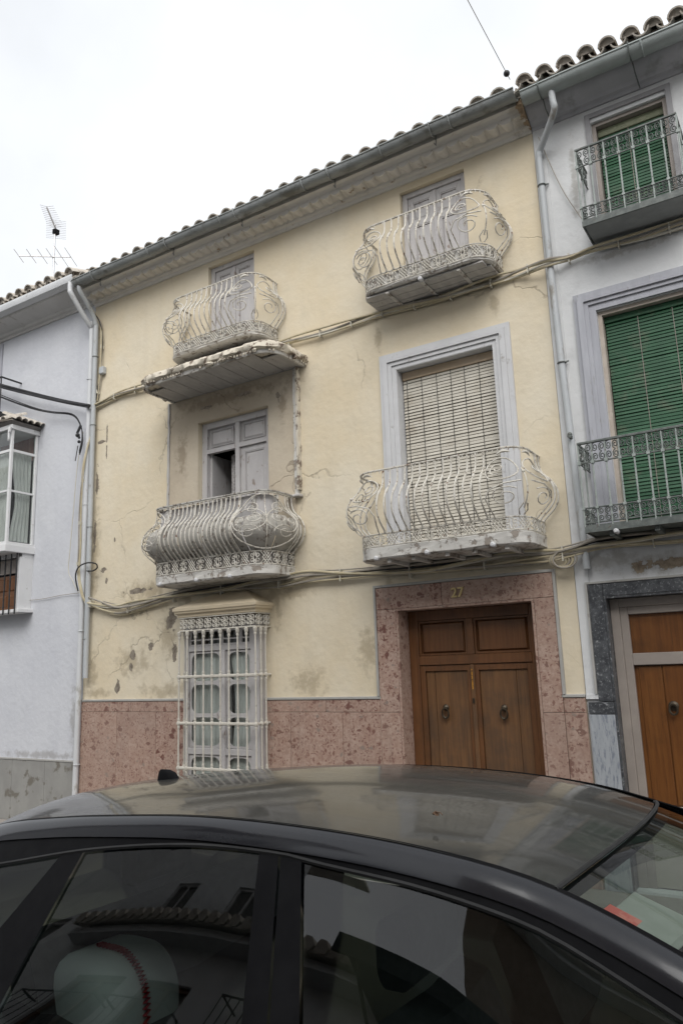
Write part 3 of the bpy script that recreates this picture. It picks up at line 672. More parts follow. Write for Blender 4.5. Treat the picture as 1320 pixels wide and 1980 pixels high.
            for sx in (-1, 1):
                P2([(sx * (.46 + .46 * cos(t)), .50 + .50 * asp * sin(t) * .9) for t in [2 * pi * i / 24 for i in range(25)]])
                for (cx, cz, r0, a0, tr) in ((.42, .72, .26, 0, 1.4), (.42, .29, .27, pi, -1.4), (.30, .52, .20, pi / 2, 1.3), (.62, .48, .17, -pi / 2, 1.2)):
                    P2([(sx * (cx + a), cz + b * asp) for a, b in spiral(0, 0, r0, .06, a0, tr)], .005)
                P2([(sx * .97, t) for t in [i / 14 for i in range(15)]], .0062)
            P2([(.98 * cos(t), .50 + 1.02 * asp * sin(t)) for t in [2 * pi * i / 30 for i in range(31)]] if .5 + 1.02 * asp < 1 else [(.98 * cos(t), .50 + .47 * sin(t)) for t in [2 * pi * i / 30 for i in range(31)]], .007)
        build('corner_scroll', q, mat, parent, smooth=True)

def balcony(x0, x1, depth, z0, z1, zf, zr, r, nb, bulge, style='heart', zb=None, label=None, mat=None):
    pl = Plan((x0 + x1) / 2, x1 - x0, depth, r)
    q = MB().loops([pl.ring(-.012, z0, .012, 3), pl.ring(.004, z0 + .012, .012, 5), pl.ring(.006, lerp(z0, z1, .6), .008, 7), pl.ring(.010, z1 - .008, .006, 8), pl.ring(-.004, z1, 0)])
    sl = build('balcony', q, mat or M_SLAB, H)
    if label: sl['label'] = label
    railing(sl, pl, (zb or z1 + .008), zf, zr, bulge, nb, M_RAIL, style)
    return sl, pl
def frieze_back(sl, pl, za, zb):
    q = MB().loops([[(*pl.at(pl.L * i / 50, -.016), z_) for i in range(51)] for z_ in (za, zb)], closed=False, cap0=False, cap1=False)
    build('frieze_backing', q, M_SLAB, sl)
def soffit(sl, x0, x1, depth, z, planks, bars, knobs=True, mat=M_SOFF):
    for i in range(planks):
        a, b = lerp(-depth + .04, -.02, i / planks), lerp(-depth + .04, -.02, (i + 1) / planks)
        ins = .06 if i == 0 else .025
        build('soffit_plank', MB().box(x0 + ins, x1 - ins, a + .003, b - .003, z - .016 - random.uniform(0, .004), z - .001), mat, sl, bevel=.003)
    for t in bars:
        x = lerp(x0, x1, t)
        q = MB().box(x - .016, x + .016, -depth + .03, -.005, z - .034, z - .021)
        build('iron_strap', q, M_SLAB, sl)
        if knobs: build('strap_knob', MB().lathe((x, -depth - .02, z - .022), [(.012, .06), (.02, .05), (.022, .01), (.012, 0)], 8, 'y'), M_TRIM, sl, smooth=True)
sl, pq = balcony(-3.42, -2.085, .405, 5.330, 5.362, 5.495, 6.04, .20, 10, .125); frieze_back(sl, pq, 5.355, 5.485)
soffit(sl, -3.42, -2.085, .405, 5.325, 3, (.22, .5, .78), False); build('strap_knob', MB().lathe((-2.75, -.43, 5.31), [(.012, .06), (.02, .05), (.022, .01), (.012, 0)], 8, 'y'), M_TRIM, sl, smooth=True)
sl, pq = balcony(-6.03, -4.715, .405, 5.325, 5.360, 5.487, 6.055, .20, 10, .125); frieze_back(sl, pq, 5.355, 5.478)
sl, _ = balcony(-3.515, -1.90, .50, 2.69, 2.802, 2.918, 3.51, .20, 14, .15)
for t in (.14, .45, .82):
    x = lerp(-3.515, -1.90, t)
    build('strap_knob', MB().lathe((x, -.54, 2.70), [(.012, .08), (.021, .07), (.023, .012), (.012, 0)], 8, 'y'), M_TRIM, sl, smooth=True)
for t in (.2, .35, .55, .7, .88):
    x = lerp(-3.515, -1.90, t); build('iron_strap', MB().box(x - .018, x + .018, -.46, -.005, 2.658, 2.688), M_SLAB, sl)
sl, plL = balcony(-6.19, -4.555, .475, 2.69, 2.79, 2.928, 3.535, .22, 17, .165, 'medal')
for t in (.12, .44, .72):
    x = lerp(-6.19, -4.555, t)
    build('strap_knob', MB().lathe((x, -.51, 2.70), [(.012, .08), (.021, .07), (.023, .012), (.012, 0)], 8, 'y'), M_TRIM, sl, smooth=True)
# lining of the enclosed balcony: bellied boards behind the bars, upright panels above
hh = 3.535 - 2.928
def belly(u0, u1, t0, t1, off):
    q = MB(); A = []; nu = max(2, int((u1 - u0) / .05))
    for k in range(9):
        t = lerp(t0, t1, k / 8); o = max(.165 * stable(BULGE, t) * .92, 0) - off
        row = []
        for i in range(nu + 1):
            u = lerp(u0, u1, i / nu); x, y = plL.at(u, o + mnoise.noise(Vector((u * 6, t * 4, 2))) * .010); row.append((x, y, 2.928 + hh * t + mnoise.noise(Vector((u * 11, 5, t))) * (.03 if k == 8 else 0)))
        A.append(row)
    q.loops(A, closed=False, cap0=False, cap1=False); return q
cuts = [0.0, .36, .62, .93, 1.25, 1.52, 1.8, plL.L - .36, plL.L]
for a, b in zip(cuts, cuts[1:]):
    build('lining_board', belly(a + .004, b - .004, .0, .60, .026 + random.uniform(0, .010)), M_LINE, sl, smooth=True)
q = MB()
for a, b in ((.30, .62), (.66, 1.02), (1.06, 1.40), (1.44, 1.82), (1.86, plL.L - .30)):
    P0 = [(*plL.at(lerp(a, b, i / 4), -.035),) for i in range(5)]
    q = MB().loops([[(x, y, 3.20) for x, y in P0], [(x, y, 3.515) for x, y in P0]], closed=False, cap0=False, cap1=False)
    build('lining_panel', q, M_LILA, sl)
for u in (.28, .64, 1.04, 1.42, 1.84, plL.L - .28):
    x, y = plL.at(u, -.022); build('lining_post', MB().box(x - .022, x + .022, y - .004, y + .02, 3.1, 3.52), M_SLAB, sl)
q = MB().loops([[(*plL.at(plL.L * i / 50, o_), z_) for i in range(51)] for o_, z_ in ((-.06, 3.545), (.014, 3.545), (.016, 3.558), (-.06, 3.562))], closed=False, cap0=False, cap1=False)
build('lining_cap', q, M_SLAB, sl)
# frieze backing of the enclosed balcony
q = MB().loops([[(*plL.at(plL.L * i / 50, -.022), z_) for i in range(51)] for z_ in (2.79, 2.93)], closed=False, cap0=False, cap1=False)
build('frieze_backing', q, pm('dark_lining', (.20, .185, .165), (.27, .25, .23), 9, rough=.9), sl)

# crumbling canopy over the enclosed balcony
pc = Plan((-6.32 - 4.33) / 2, 6.32 - 4.33, .63, .26, 14)
def rag(o, z, jit, seed):
    out = []
    for i, (x, y, nx, ny) in enumerate(pc.P):
        j = o + mnoise.noise(Vector((x * 6 + seed, y * 6, seed))) * jit + mnoise.noise(Vector((x * 23 + seed, y * 23, seed))) * jit * .5
        out.append((x + nx * j, y + ny * j if 0 < i < len(pc.P) - 1 else .004, z + mnoise.noise(Vector((x * 8, y * 8, seed + 4))) * jit * .6))
    return out
pcd = Plan((-6.32 - 4.33) / 2, 6.32 - 4.33, .63, .26, 14)
# finer plan for a ragged edge
P2_ = []
for i in range(161):
    u = pc.L * i / 160; a = pc.at(u); b = pc.at(u, .01); nx, ny = (b[0] - a[0]) / .01, (b[1] - a[1]) / .01
    q_ = math.hypot(nx, ny) or 1; P2_.append((a[0], a[1], nx / q_, ny / q_))
pc.P = P2_
cn = build('canopy', MB().loops([rag(-.07, 4.995, .010, 1), rag(-.015, 4.995, .022, 2), rag(.012, 5.018, .026, 3), rag(.012, 5.060, .026, 4), rag(-.015, 5.092, .018, 5), rag(-.10, 5.125, .014, 6), rag(-.26, 5.205, .014, 7), rag(-.40, 5.245, .010, 8)]), M_CANO, H, smooth=50)
q = MB()
for (o1, za, zb2) in ((-.045, 4.965, 5.0), ):
    A = [(*pcd.at(pcd.L * i / 80, -.03), 4.962) for i in range(81)]; B = [(*pcd.at(pcd.L * i / 80, -.018), 5.003) for i in range(81)]; C_ = [(*pcd.at(pcd.L * i / 80, -.055), 4.962) for i in range(81)]; D_ = [(*pcd.at(pcd.L * i / 80, -.055), 5.0) for i in range(81)]
    q.loops([D_, C_, A, B], closed=False, cap0=False, cap1=False)
build('canopy_fascia', q, M_SLAB, cn)
q = MB(); n = 70
for i in range(n):
    if mnoise.noise(Vector((i * .23, 3.3, 0))) > .18: continue                      # lost beads
    u = pcd.L * (i + .5) / n; x, y = pcd.at(u, -.008); q.box(x - .009, x + .009, y - .008, y + .008, 4.974, 4.994)
tag(build('canopy_beading', q, M_CANO, cn), kind='stuff')
random.seed(11)
for i in range(16):                                                                 # broken lumps of plaster along the edge
    u = random.choice([random.uniform(.5, .8), random.uniform(1.5, 2.1), random.uniform(2.2, 2.9), random.uniform(0, .2)]); x, y = pcd.at(min(u, pcd.L), .0); s_ = random.uniform(.012, .035)
    q = MB().ball((0, 0, 0), s_, 6); q.v = [(x + v[0] * random.uniform(.7, 1.6), y + v[1] * random.uniform(.5, 1.1), 4.985 + v[2] * random.uniform(.5, 1.0)) for v in q.v]
    build('plaster_lump', q, M_CANO, cn)
for i in range(8):
    a, b = lerp(-6.26, -4.39, i / 8), lerp(-6.26, -4.39, (i + 1) / 8)
    dd = -.555 if 0 < i < 7 else -.42
    build('soffit_plank', MB().box(a + .004, b - .004, dd, -.004, 4.972, 4.990 - random.uniform(0, .006)), M_SOFF, cn, bevel=.003)
# posts left from the glazed enclosure
def ragged_post(x0, x1, z0, z1, y, mat, seed):
    q = MB(); N = 26; Ls = []
    for i in range(N + 1):
        z = lerp(z0, z1, i / N); j = mnoise.noise(Vector((seed, z * 7, 0))) * .010; j2 = mnoise.noise(Vector((seed + 5, z * 9, 0))) * .010
        Ls.append([(x0 + j, y + j2 * .6, z), (x1 + j2, y + j * .5, z), (x1 + j2, .004, z), (x0 + j, .004, z)])
    return build('enclosure_post', q.loops(Ls), mat, H)
ragged_post(-4.505, -4.462, 3.55, 4.968, -.035, M_SLAB, 1); ragged_post(-4.46, -4.432, 3.60, 4.965, -.055, M_CANO, 3); ragged_post(-6.375, -6.345, 3.40, 4.968, -.022, M_SOFF, 6)
build('post_foot', MB().box(-4.52, -4.42, -.075, .003, 3.52, 3.55), M_SOFF, H, bevel=.008)

# greyer weathered render left inside the former enclosure
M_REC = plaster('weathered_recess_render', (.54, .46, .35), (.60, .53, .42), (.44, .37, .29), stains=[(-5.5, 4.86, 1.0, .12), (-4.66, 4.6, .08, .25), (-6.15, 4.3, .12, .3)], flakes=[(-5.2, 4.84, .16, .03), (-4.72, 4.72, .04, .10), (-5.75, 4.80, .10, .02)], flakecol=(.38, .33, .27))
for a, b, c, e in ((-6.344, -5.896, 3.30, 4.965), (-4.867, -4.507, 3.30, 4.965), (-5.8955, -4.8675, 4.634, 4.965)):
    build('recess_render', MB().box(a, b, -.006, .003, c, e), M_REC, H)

# ---------------------------------------------------------------- painted doors on the upper floors
def panelled_leaf(parent, name, x0, x1, z0, z1, y, splits, mat=M_LILA):
    """a leaf with stiles, rails and a moulded panel in each field"""
    lf = build(name, MB().box(x0, x1, y + .018, y + .036, z0, z1), mat, parent)
    t = .052; q = MB().box(x0, x0 + t, y, y + .0175, z0, z1).box(x1 - t, x1, y, y + .0175, z0, z1)
    zs = [z0] + splits + [z1]
    build('stile', MB().box(x0, x0 + t, y, y + .0175, z0, z1), mat, lf, bevel=.003); build('stile', MB().box(x1 - t, x1, y, y + .0175, z0, z1), mat, lf, bevel=.003)
    for z in zs:
        a, b = (z, z + .06) if z == z0 else ((z - .06, z) if z == z1 else (z - .03, z + .03))
        build('rail', MB().box(x0 + t, x1 - t, y + .001, y + .0175, a, b), mat, lf)
    for a, b in zip(zs, zs[1:]):
        lo, hi = a + (.06 if a == z0 else .03), b - (.06 if b == z1 else .03)
        pnl = build('panel', MB().raised(x0 + t + .014, x1 - t - .014, lo + .014, hi - .014, y + .0178, .010, .018), mat, lf)
        build('panel_moulding', MB().frame(x0 + t + .001, x1 - t - .001, lo + .001, hi - .001, y + .004, y + .0175, .011), mat, lf)
    return lf
def french_door(x0, x1, z0, z1, y, splits):
    build('window_frame', MB().frame(x0 + .001, x1 - .001, z0, z1 - .001, y - .02, y + .05, .055, False), M_LILA, H, bevel=.003)
    xm = (x0 + x1) / 2
    panelled_leaf(H, 'window_shutter', x0 + .058, xm - .003, z0 + .01, z1 - .06, y, splits); panelled_leaf(H, 'window_shutter', xm + .003, x1 - .058, z0 + .01, z1 - .06, y, splits)
    build('meeting_strip', MB().box(xm - .018, xm + .018, y - .012, y - .001, z0 + .012, z1 - .062), M_LILA, H, bevel=.003)
french_door(-5.745, -5.04, 5.375, 6.595, .07, [6.22]); french_door(-3.115, -2.397, 5.375, 6.58, .07, [6.22])
# door behind the enclosed balcony: one leaf stands open
x0, x1, z0, z1, y = -5.894, -4.869, 2.80, 4.63, .09
build('window_frame', MB().frame(x0 + .001, x1 - .001, z0, z1 - .001, y - .03, y + .05, .075, False).box(-5.395, -5.335, y - .028, y + .05, z0, 4.555), M_LILA, H, bevel=.004)
for a, b in ((-5.818, -5.396), (-5.334, -4.945)):
    build('window_rail', MB().box(a, b, y - .026, y + .03, 4.255, 4.305), M_LILA, H)
    tp = build('transom_panel', MB().box(a, b, y + .012, y + .03, 4.306, 4.554), M_LILA, H)
    build('raised_field', MB().raised(a + .055, b - .055, 4.345, 4.515, y + .0115, .014, .02), M_LILA, tp)
    build('panel_moulding', MB().frame(a + .04, b - .04, 4.33, 4.53, y - .002, y + .0115, .010), M_LILA, tp)
panelled_leaf(H, 'window_shutter', -5.333, -4.946, 2.81, 4.253, y, [3.35])
build('window_shutter', MB().box(-5.816, -5.396, y, y + .03, 2.81, 3.42).box(-5.816, -5.786, y + .03, y + .40, 2.81, 4.25), M_LILA, H)      # inner leaf folded back
def curtain(parent, x0, x1, z0, z1, y, amp, waves, mat, gather=0.0, name='curtain'):
    q = MB(); n = 36; R = []
    for k in range(9):
        t = k / 8; z = lerp(z0, z1, t); xa = lerp(x0 + gather * (1 - abs(2 * t - 1)) if gather > 0 else x0, x0, .0)
        g = gather * sin(pi * min(1, (1 - t) * 1.3)) if gather else 0
        R.append([(lerp(x0, x1 - g if gather >= 0 else x1, i / n) - (g if gather < 0 else 0) * (1 - i / n), y + amp * sin(waves * 2 * pi * i / n + .4 * sin(3 * t)), z) for i in range(n + 1)])
    q.loops(R, closed=False, cap0=False, cap1=False); return build(name, q, mat, parent, smooth=True)
curtain(H, -5.60, -5.36, 2.85, 4.24, .24, .018, 4, M_LACE)
build('window_sill', MB().box(x0, x1, -.01, .25, 2.795, 2.806), M_SLAB, H)

# big window with white stepped surround and straw blind
for i, (o, t, y) in enumerate(((0.0, .045, -.030), (.045, .05, -.052), (.095, .040, -.036), (.135, .042, -.022))):
    a, b, c = -3.431 + o, -2.061 - o, 4.83 - o
    q = MB().box(a, a + t, y, .01, 2.80, c).box(b - t, b, y, .01, 2.80, c).box(a + t, b - t, y - .0005, .01, c - t, c)
    build('window_surround', q, M_TRIM, H)
build('reveal_lining', MB().box(-3.254, -3.246, -.02, .2, 2.81, 4.652).box(-2.230, -2.222, -.02, .2, 2.81, 4.652).box(-3.246, -2.230, -.02, .2, 4.648, 4.6585), M_TRIM, H)
def blind(parent, x0, x1, z0, z1, y, pitch, mat, cords, headz, cordmat, headmat):
    hb = build('blind', MB().box(x0, x1, y - .015, y + .03, headz, z1), headmat, parent, bevel=.004)
    n = int((headz - z0) / pitch); src = None
    for i in range(n):
        z = headz - (i + .62) * pitch
        rot = (radians(-14 + random.uniform(-7, 7)), random.uniform(-.004, .004), random.uniform(-.002, .002))
        if src is None:
            src = build('slat', MB().box(-(x1 - x0) / 2 + .006, (x1 - x0) / 2 - .006, -.003, .003, -pitch * .46, pitch * .46), mat, hb, (0, 0, 0), bevel=.0015)
            src.rotation_euler = rot; src.location = Vector(((x0 + x1) / 2, y, z)) - ORG[hb.name]; ORG[src.name] = Vector(((x0 + x1) / 2, y, z))
        else: inst('slat', src, hb, ((x0 + x1) / 2 + random.uniform(-.002, .002), y + random.uniform(-.002, .002), z), rot)
    for t in cords:
        x = lerp(x0, x1, t); build('blind_cord', MB().box(x - .0022, x + .0022, y - .010, y - .0075, z0, headz), cordmat, hb)
    return hb
blind(H, -3.243, -2.233, 2.815, 4.645, .10, .0315, M_STRAW, (.05, .21, .37, .52, .66, .81, .96), 4.56, M_CABK, M_HEAD)
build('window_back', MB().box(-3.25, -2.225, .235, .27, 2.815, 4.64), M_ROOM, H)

# ---------------------------------------------------------------- barred ground-floor window
gx0, gx1, gd = -5.93, -4.885, .25
wx0, wx1, wy = -5.99, -4.945, -.12
wf = build('window', MB().box(wx0, wx0 + .075, wy, .02, .42, 2.28).box(wx1 - .11, wx1, wy, .02, .42, 2.28).box(wx0 + .075, wx1 - .11, wy + .002, .0, 2.20, 2.28).box(wx0 + .075, wx1 - .11, wy + .002, 0, 1.975, 2.03)
           .box(wx0 + .075, wx1 - .11, wy + .002, .0, .90, .965).box(wx0 + .075, wx1 - .11, wy + .002, .0, .42, .50).box(-5.455, -5.395, wy - .012, 0, .5, 1.975), M_LILA, H, bevel=.004)
def rounded(x0, x1, z0, z1, r, n=6):
    o = []
    for cx, cz, a0 in ((x1 - r, z1 - r, 0), (x0 + r, z1 - r, pi / 2), (x0 + r, z0 + r, pi), (x1 - r, z0 + r, 1.5 * pi)):
        for i in range(n + 1): o.append((cx + r * cos(a0 + pi / 2 * i / n), cz + r * sin(a0 + pi / 2 * i / n)))
    return o
def pane_frame(x0, x1, z0, z1, y, t=.02, r=.085):
    a = rounded(x0 + .001, x1 - .001, z0 + .001, z1 - .001, .002); b = rounded(x0 + t, x1 - t, z0 + t, z1 - t, r)
    q = MB(); q.loops([[(x, y, z) for x, z in a], [(x, y - .012, z) for x, z in a], [(x, y - .012, z) for x, z in b], [(x, y, z) for x, z in b]], cap0=False, cap1=False)
    q.loops([[(x, y + .002, z) for x, z in a], [(x, y + .002, z) for x, z in b]], cap0=False, cap1=False)
    return q
zr_ = [(.505, .895), (.97, 1.30), (1.30, 1.64), (1.64, 1.97)]
for a, b in ((-5.91, -5.46), (-5.39, -5.06)):
    for c, e in zr_:
        f_ = build('pane_frame', pane_frame(a, b, c, e, wy + .03), M_LILA, wf)
        build('pane', MB().box(a + .004, b - .004, wy + .036, wy + .040, c + .004, e - .004), M_GLASS, wf)
    curtain(wf, a + .01, b - .005, .52, 1.96, -.055, .004, 6, M_CURT, .03 if a < -5.5 else -.07)
for a, b in ((-5.912, -5.72), (-5.715, -5.46), (-5.455, -5.20), (-5.195, -5.058)):
    q = MB().frame(a, b, 2.032, 2.198, wy + .012, wy + .03, .018).box(a + .018, b - .018, wy + .014, wy + .03, 2.09, 2.105)
    build('transom_light', q, M_LILA, wf); build('pane', MB().box(a + .01, b - .01, wy + .034, wy + .037, 2.04, 2.19), M_GLASS, wf)
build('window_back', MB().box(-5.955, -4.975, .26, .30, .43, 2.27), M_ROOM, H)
gr = build('window_grille', MB().tube([(gx0, .002, 2.195), (gx0, -gd, 2.195), (gx1, -gd, 2.195), (gx1, .002, 2.195)], .009, 6).tube([(gx0, .002, 2.335), (gx0, -gd, 2.335), (gx1, -gd, 2.335), (gx1, .002, 2.335)], .008, 6), M_GRIL, H)
for z in (1.708, 1.227, .773, .36):
    pts = [(gx0 - .012, .002, z), (gx0 - .004, -gd, z), (gx1 + .004, -gd, z), (gx1 + .012, .002, z)]
    q = MB().tube([(gx0 - .02, -gd, z), (gx1 + .02, -gd, z)], .016, 6).tube([(gx0, -gd, z + .001), (gx0, .002, z + .001)], .0115, 6).tube([(gx1, -gd, z + .001), (gx1, .002, z + .001)], .0115, 6)
    build('grille_rail', q, M_GRIL, gr, smooth=True)
nbar = 10
bp = [(lerp(gx0, gx1, i / (nbar - 1)), -gd) for i in range(nbar)] + [(gx0, -gd * .66), (gx0, -gd * .33), (gx1, -gd * .64), (gx1, -gd * .33)]
for x, y in bp:
    q = MB().tube([(x, y, .30), (x, y, 2.195)], .0094, 6)
    for z in (1.708, 1.227, .773):
        q.lathe((x, y, z), [(.0107, -.055), (.016, -.038), (.012, -.026), (.021, -.010), (.022, .010), (.012, .026), (.016, .038), (.0107, .055)], 7)
    q.lathe((x, y, 2.195), [(.0107, -.09), (.017, -.07), (.013, -.058), (.022, -.040), (.023, -.012), (.014, -.004)], 7)
    build('grille_bar', q, M_GRIL, gr, smooth=True)
q = MB()
def gscroll(p0, p1, n):
    for i in range(n):
        for s_, (cu, cz) in enumerate(((.28, .35), (.72, .35), (.28, .72), (.72, .72))):
            t0 = (i + cu) / n
            L_ = math.dist(p0, p1) / n
            q.tube([(lerp(p0[0], p1[0], t0 + a / (L_ * n)), lerp(p0[1], p1[1], t0 + a / (L_ * n)) , 2.20 + .13 * cz + b) for a, b in spiral(0, 0, .030, .008, pi * (s_ % 2), 1.5 * (1 if s_ % 2 else -1), 13)], .0062, 4)
        t0 = (i + .5) / n; x, y = lerp(p0[0], p1[0], t0), lerp(p0[1], p1[1], t0)
        q.tube([(x, y, 2.20), (x, y, 2.335)], .005, 4); q.ball((x, y, 2.268), .011, 5)
gscroll((gx0, -gd), (gx1, -gd), 9); gscroll((gx1, -gd), (gx1, 0), 2); gscroll((gx0, 0), (gx0, -gd), 2)
tag(build('grille_ornament', q, M_GRIL, gr), kind='stuff')
# plaster hat over the grille
def trap(o, z): return [(gx0 - o, .004, z), (gx0 - o, -gd - o, z), (gx1 + o, -gd - o, z), (gx1 + o, .004, z)]
build('window_hood', MB().loops([trap(.0, 2.338), trap(.012, 2.345), trap(.018, 2.375), trap(.040, 2.385), trap(.045, 2.405), trap(.055, 2.41), trap(.058, 2.44), [(gx0 + .28, .004, 2.60), (gx0 + .30, -.02, 2.60), (gx1 - .30, -.02, 2.60), (gx1 - .28, .004, 2.60)]]),
      plaster('hood_plaster', (.66, .55, .38), (.70, .61, .46), (.50, .43, .33), crack=False), H)

# ================================================================== RIGHT WHITE HOUSE
R_ = thing('white_house', 'white house with green blinds and grey iron balconies right of the yellow house', 'house', (1.0, 0, 0))
RX0, RX1 = -1.685, 5.2
rh = [(-1.16, -.52, 5.40, 6.53), (-1.283, -.397, 2.80, 4.71), (-1.47, -.21, .02, 2.247)]
mb = MB(); wall_holes(mb, RX0, RX1, 0, 6.95, rh, 0, .26); shell(mb, RX0 + .004, RX1, 6.93, 5.5); build('wall', mb, M_WHR, R_)
build('floor_slab', MB().box(RX0 + .02, RX1 - .02, .27, 5.4, 2.55, 2.72), M_ROOM, R_); build('floor_slab', MB().box(RX0 + .02, RX1 - .02, .27, 5.4, 5.10, 5.30), M_ROOM, R_)
build('corner_pilaster', MB().box(RX0 + .001, -1.575, -.012, .01, 1.47, 6.70).box(RX0 + .001, -1.568, -.022, .01, 1.435, 1.4695), M_WHR, R_)
prof = [(.01, 6.665), (-.018, 6.665), (-.022, 6.70), (-.05, 6.71), (-.075, 6.735), (-.13, 6.755), (-.19, 6.79), (-.225, 6.84), (-.235, 6.90), (.01, 6.90)]
build('cornice', MB().prism_x(prof, RX0, RX1), pm('grey_cornice_paint', (.42, .42, .44), (.48, .48, .50), 3, rough=.8, dirt=((.30, .30, .30), 5, .55, .75)), R_, smooth=25)
gutter(R_, RX0 + .02, RX1, -.305, 6.835, .082, pm('grey_green_gutter', (.33, .36, .35), (.40, .43, .42), 4, rough=.55, metal=.2), joints=[-.62, .4])
for bx in (-1.50, -.72, .2, 1.2):
    build('gutter_bracket', MB().tube([(bx, -.305 + .089 * cos(a), 6.835 + .089 * sin(a)) for a in [pi * .9 + pi * .9 * i / 10 for i in range(11)]] + [(bx + .005, -.20, 6.70), (bx + .01, -.03, 6.66)], .006, 5), M_IRON, R_)
roof2 = build('roof', MB().prism_x([(-.27, 6.965), (3.2, 8.35), (3.2, 8.30), (-.27, 6.93)], RX0, RX1), M_TILE, R_)
tile_roof(roof2, RX0 - .03, 2.6, .185, -.375, 6.875, radians(21.5), 3, .92)
tile_field(roof2, RX0 + .05, RX1, .185, .58, 7.30, radians(21.5), 2.6)
# windows
M_GREYS = pm('grey_surround_paint', (.40, .405, .44), (.46, .465, .50), 5, rough=.75, dirt=((.30, .295, .29), 8, .58, .72), stretch=(3, 1, .5))
q = MB().frame(-1.205, -.475, 5.38, 6.612, -.02, .01, .044, False); build('window_surround', q, pm('dark_grey_surround', (.29, .285, .295), (.34, .335, .34), 5, rough=.75), R_)
q = MB().frame(-1.159, -.521, 5.39, 6.529, .03, .14, .035, False); build('window_frame', q, M_GRFR, R_)
blind(R_, -1.122, -.558, 5.41, 6.49, .10, .030, M_GREEN, (.46,), 6.415, M_CABG, pm('olive_head_board', (.20, .22, .14), (.26, .27, .18), 9, rough=.6))
build('window_back', MB().box(-1.155, -.525, .22, .25, 5.41, 6.52), M_ROOM, R_)
for o, t, y in ((0.0, .035, -.030), (.035, .055, -.055), (.09, .035, -.038), (.125, .058, -.022)):
    a, b, c = -1.467 + o, -.213 - o, 4.90 - o
    build('window_surround', MB().box(a, a + t, y, .01, 2.82, c).box(b - t, b, y, .01, 2.82, c).box(a + t, b - t, y - .0005, .01, c - t, c), M_GREYS, R_)
build('window_frame', MB().frame(-1.282, -.398, 2.81, 4.709, .02, .12, .034, False), pm('pale_wood_frame', (.45, .39, .33), (.52, .46, .40), 8, rough=.6), R_)
blind(R_, -1.246, -.434, 2.82, 4.672, .09, .030, M_GREEN, (.34, .68), 4.615, M_CABG, M_GREEN)
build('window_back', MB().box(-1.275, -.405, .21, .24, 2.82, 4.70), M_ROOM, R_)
# iron balconies with scrolled bands
def iron_balcony(x0, x1, depth, zs0, zs1, zr, band_t, band_b, pitch, closed_slab):
    y = -depth
    sl = build('balcony', MB().box(x0 + .012, x1 - .012, y + .012, .004, zs0, zs1), M_IRON if not closed_slab else pm('balcony_soffit', (.24, .25, .245), (.30, .31, .30), 5, rough=.8), R_, bevel=.006)
    q = MB().box(x0, x1, y - .006, y + .0115, zs0 - .006, zs1 + .012).box(x0, x0 + .0115, y + .0115, -.002, zs0 - .006, zs1 + .012).box(x1 - .0115, x1, y + .0115, -.002, zs0 - .006, zs1 + .012)
    build('balcony_edge', q, M_IRON, sl)
    for z, r, nm in ((zr, .013, 'top_rail'), (zr - band_t, .007, 'band_rail'), (zs1 + band_b, .007, 'band_rail'), (zs1 + .03, .007, 'band_rail')):
        build(nm, MB().tube([(x0 + .006, -.002, z), (x0 + .006, y, z), (x1 - .006, y, z), (x1 - .006, -.002, z)], r, 6), M_IRON, sl)
    n = round((x1 - x0) / pitch); pts = [(lerp(x0 + .006, x1 - .006, i / n), y) for i in range(n + 1)] + [(x0 + .006, y * .5), (x1 - .006, y * .5)]
    for x, yy in pts:
        q = MB().tube([(x, yy, zs1), (x, yy, zr)], .0078 if 0 else .0072, 6)
        q.box(x - .013, x + .013, yy - .013, yy + .013, zr - band_t - .012, zr - band_t + .012); q.box(x - .012, x + .012, yy - .012, yy + .012, zs1 + band_b - .01, zs1 + band_b + .01)
        build('baluster', q, pm('pale_green_iron', (.33, .37, .345), (.40, .44, .41), 20, rough=.5) if False else M_BAL, sl)
    q = MB()
    def band(z0, z1, rows):
        hz = (z1 - z0) / rows / 2
        segs = [((x0 + .006, y), (x1 - .006, y), n * 2), ((x0 + .006, 0), (x0 + .006, y), 5)]
        for p0, p1, m_ in segs:
            for i in range(m_):
                for r in range(rows):
                    cx = (i + .5) / m_; cz = z0 + (2 * r + 1) * hz; w = math.dist(p0, p1) / m_ * .46
                    sg = 1 if (i + r) % 2 else -1
                    pp = spiral(0, 0, 1, .22, pi / 2 * sg, 1.6 * sg, 16)
                    q.tube([(lerp(p0[0], p1[0], cx) + a * w * (p1[0] != p0[0]), lerp(p0[1], p1[1], cx) + a * w * (p1[1] != p0[1]), cz + b * hz * .96) for a, b in pp], .0050, 4)
    band(zr - band_t, zr - .008, 2); band(zs1 + .03, zs1 + band_b, 2)
    tag(build('scroll_band', q, M_IRON, sl), kind='stuff'); return sl
M_BAL = pm('pale_green_iron', (.30, .335, .315), (.38, .415, .39), 20, rough=.5, dirt=((.16, .15, .13), 25, .58, .7))
iron_balcony(-1.25, -.43, .36, 5.335, 5.375, 6.055, .165, .13, .118, True)
iron_balcony(-1.478, -.20, .36, 2.735, 2.775, 3.46, .165, .15, .105, False)
for x in (-1.28, -.95, -.6): build('balcony_strap', MB().box(x - .02, x + .02, -.33, -.003, 2.69, 2.734), M_IRON, R_)
build('strap_knob', MB().lathe((-1.24, -.40, 2.715), [(.014, .09), (.02, .07), (.02, .01), (.012, 0)], 8, 'y'), M_TRIM, R_, smooth=True)
build('wall_hook', MB().tube([(-1.585, -.002, 3.60), (-1.585, -.08, 3.60), (-1.60, -.11, 3.615), (-1.57, -.12, 3.60)], .012, 6).ball((-1.59, -.10, 3.63), .022), M_IRON, R_)
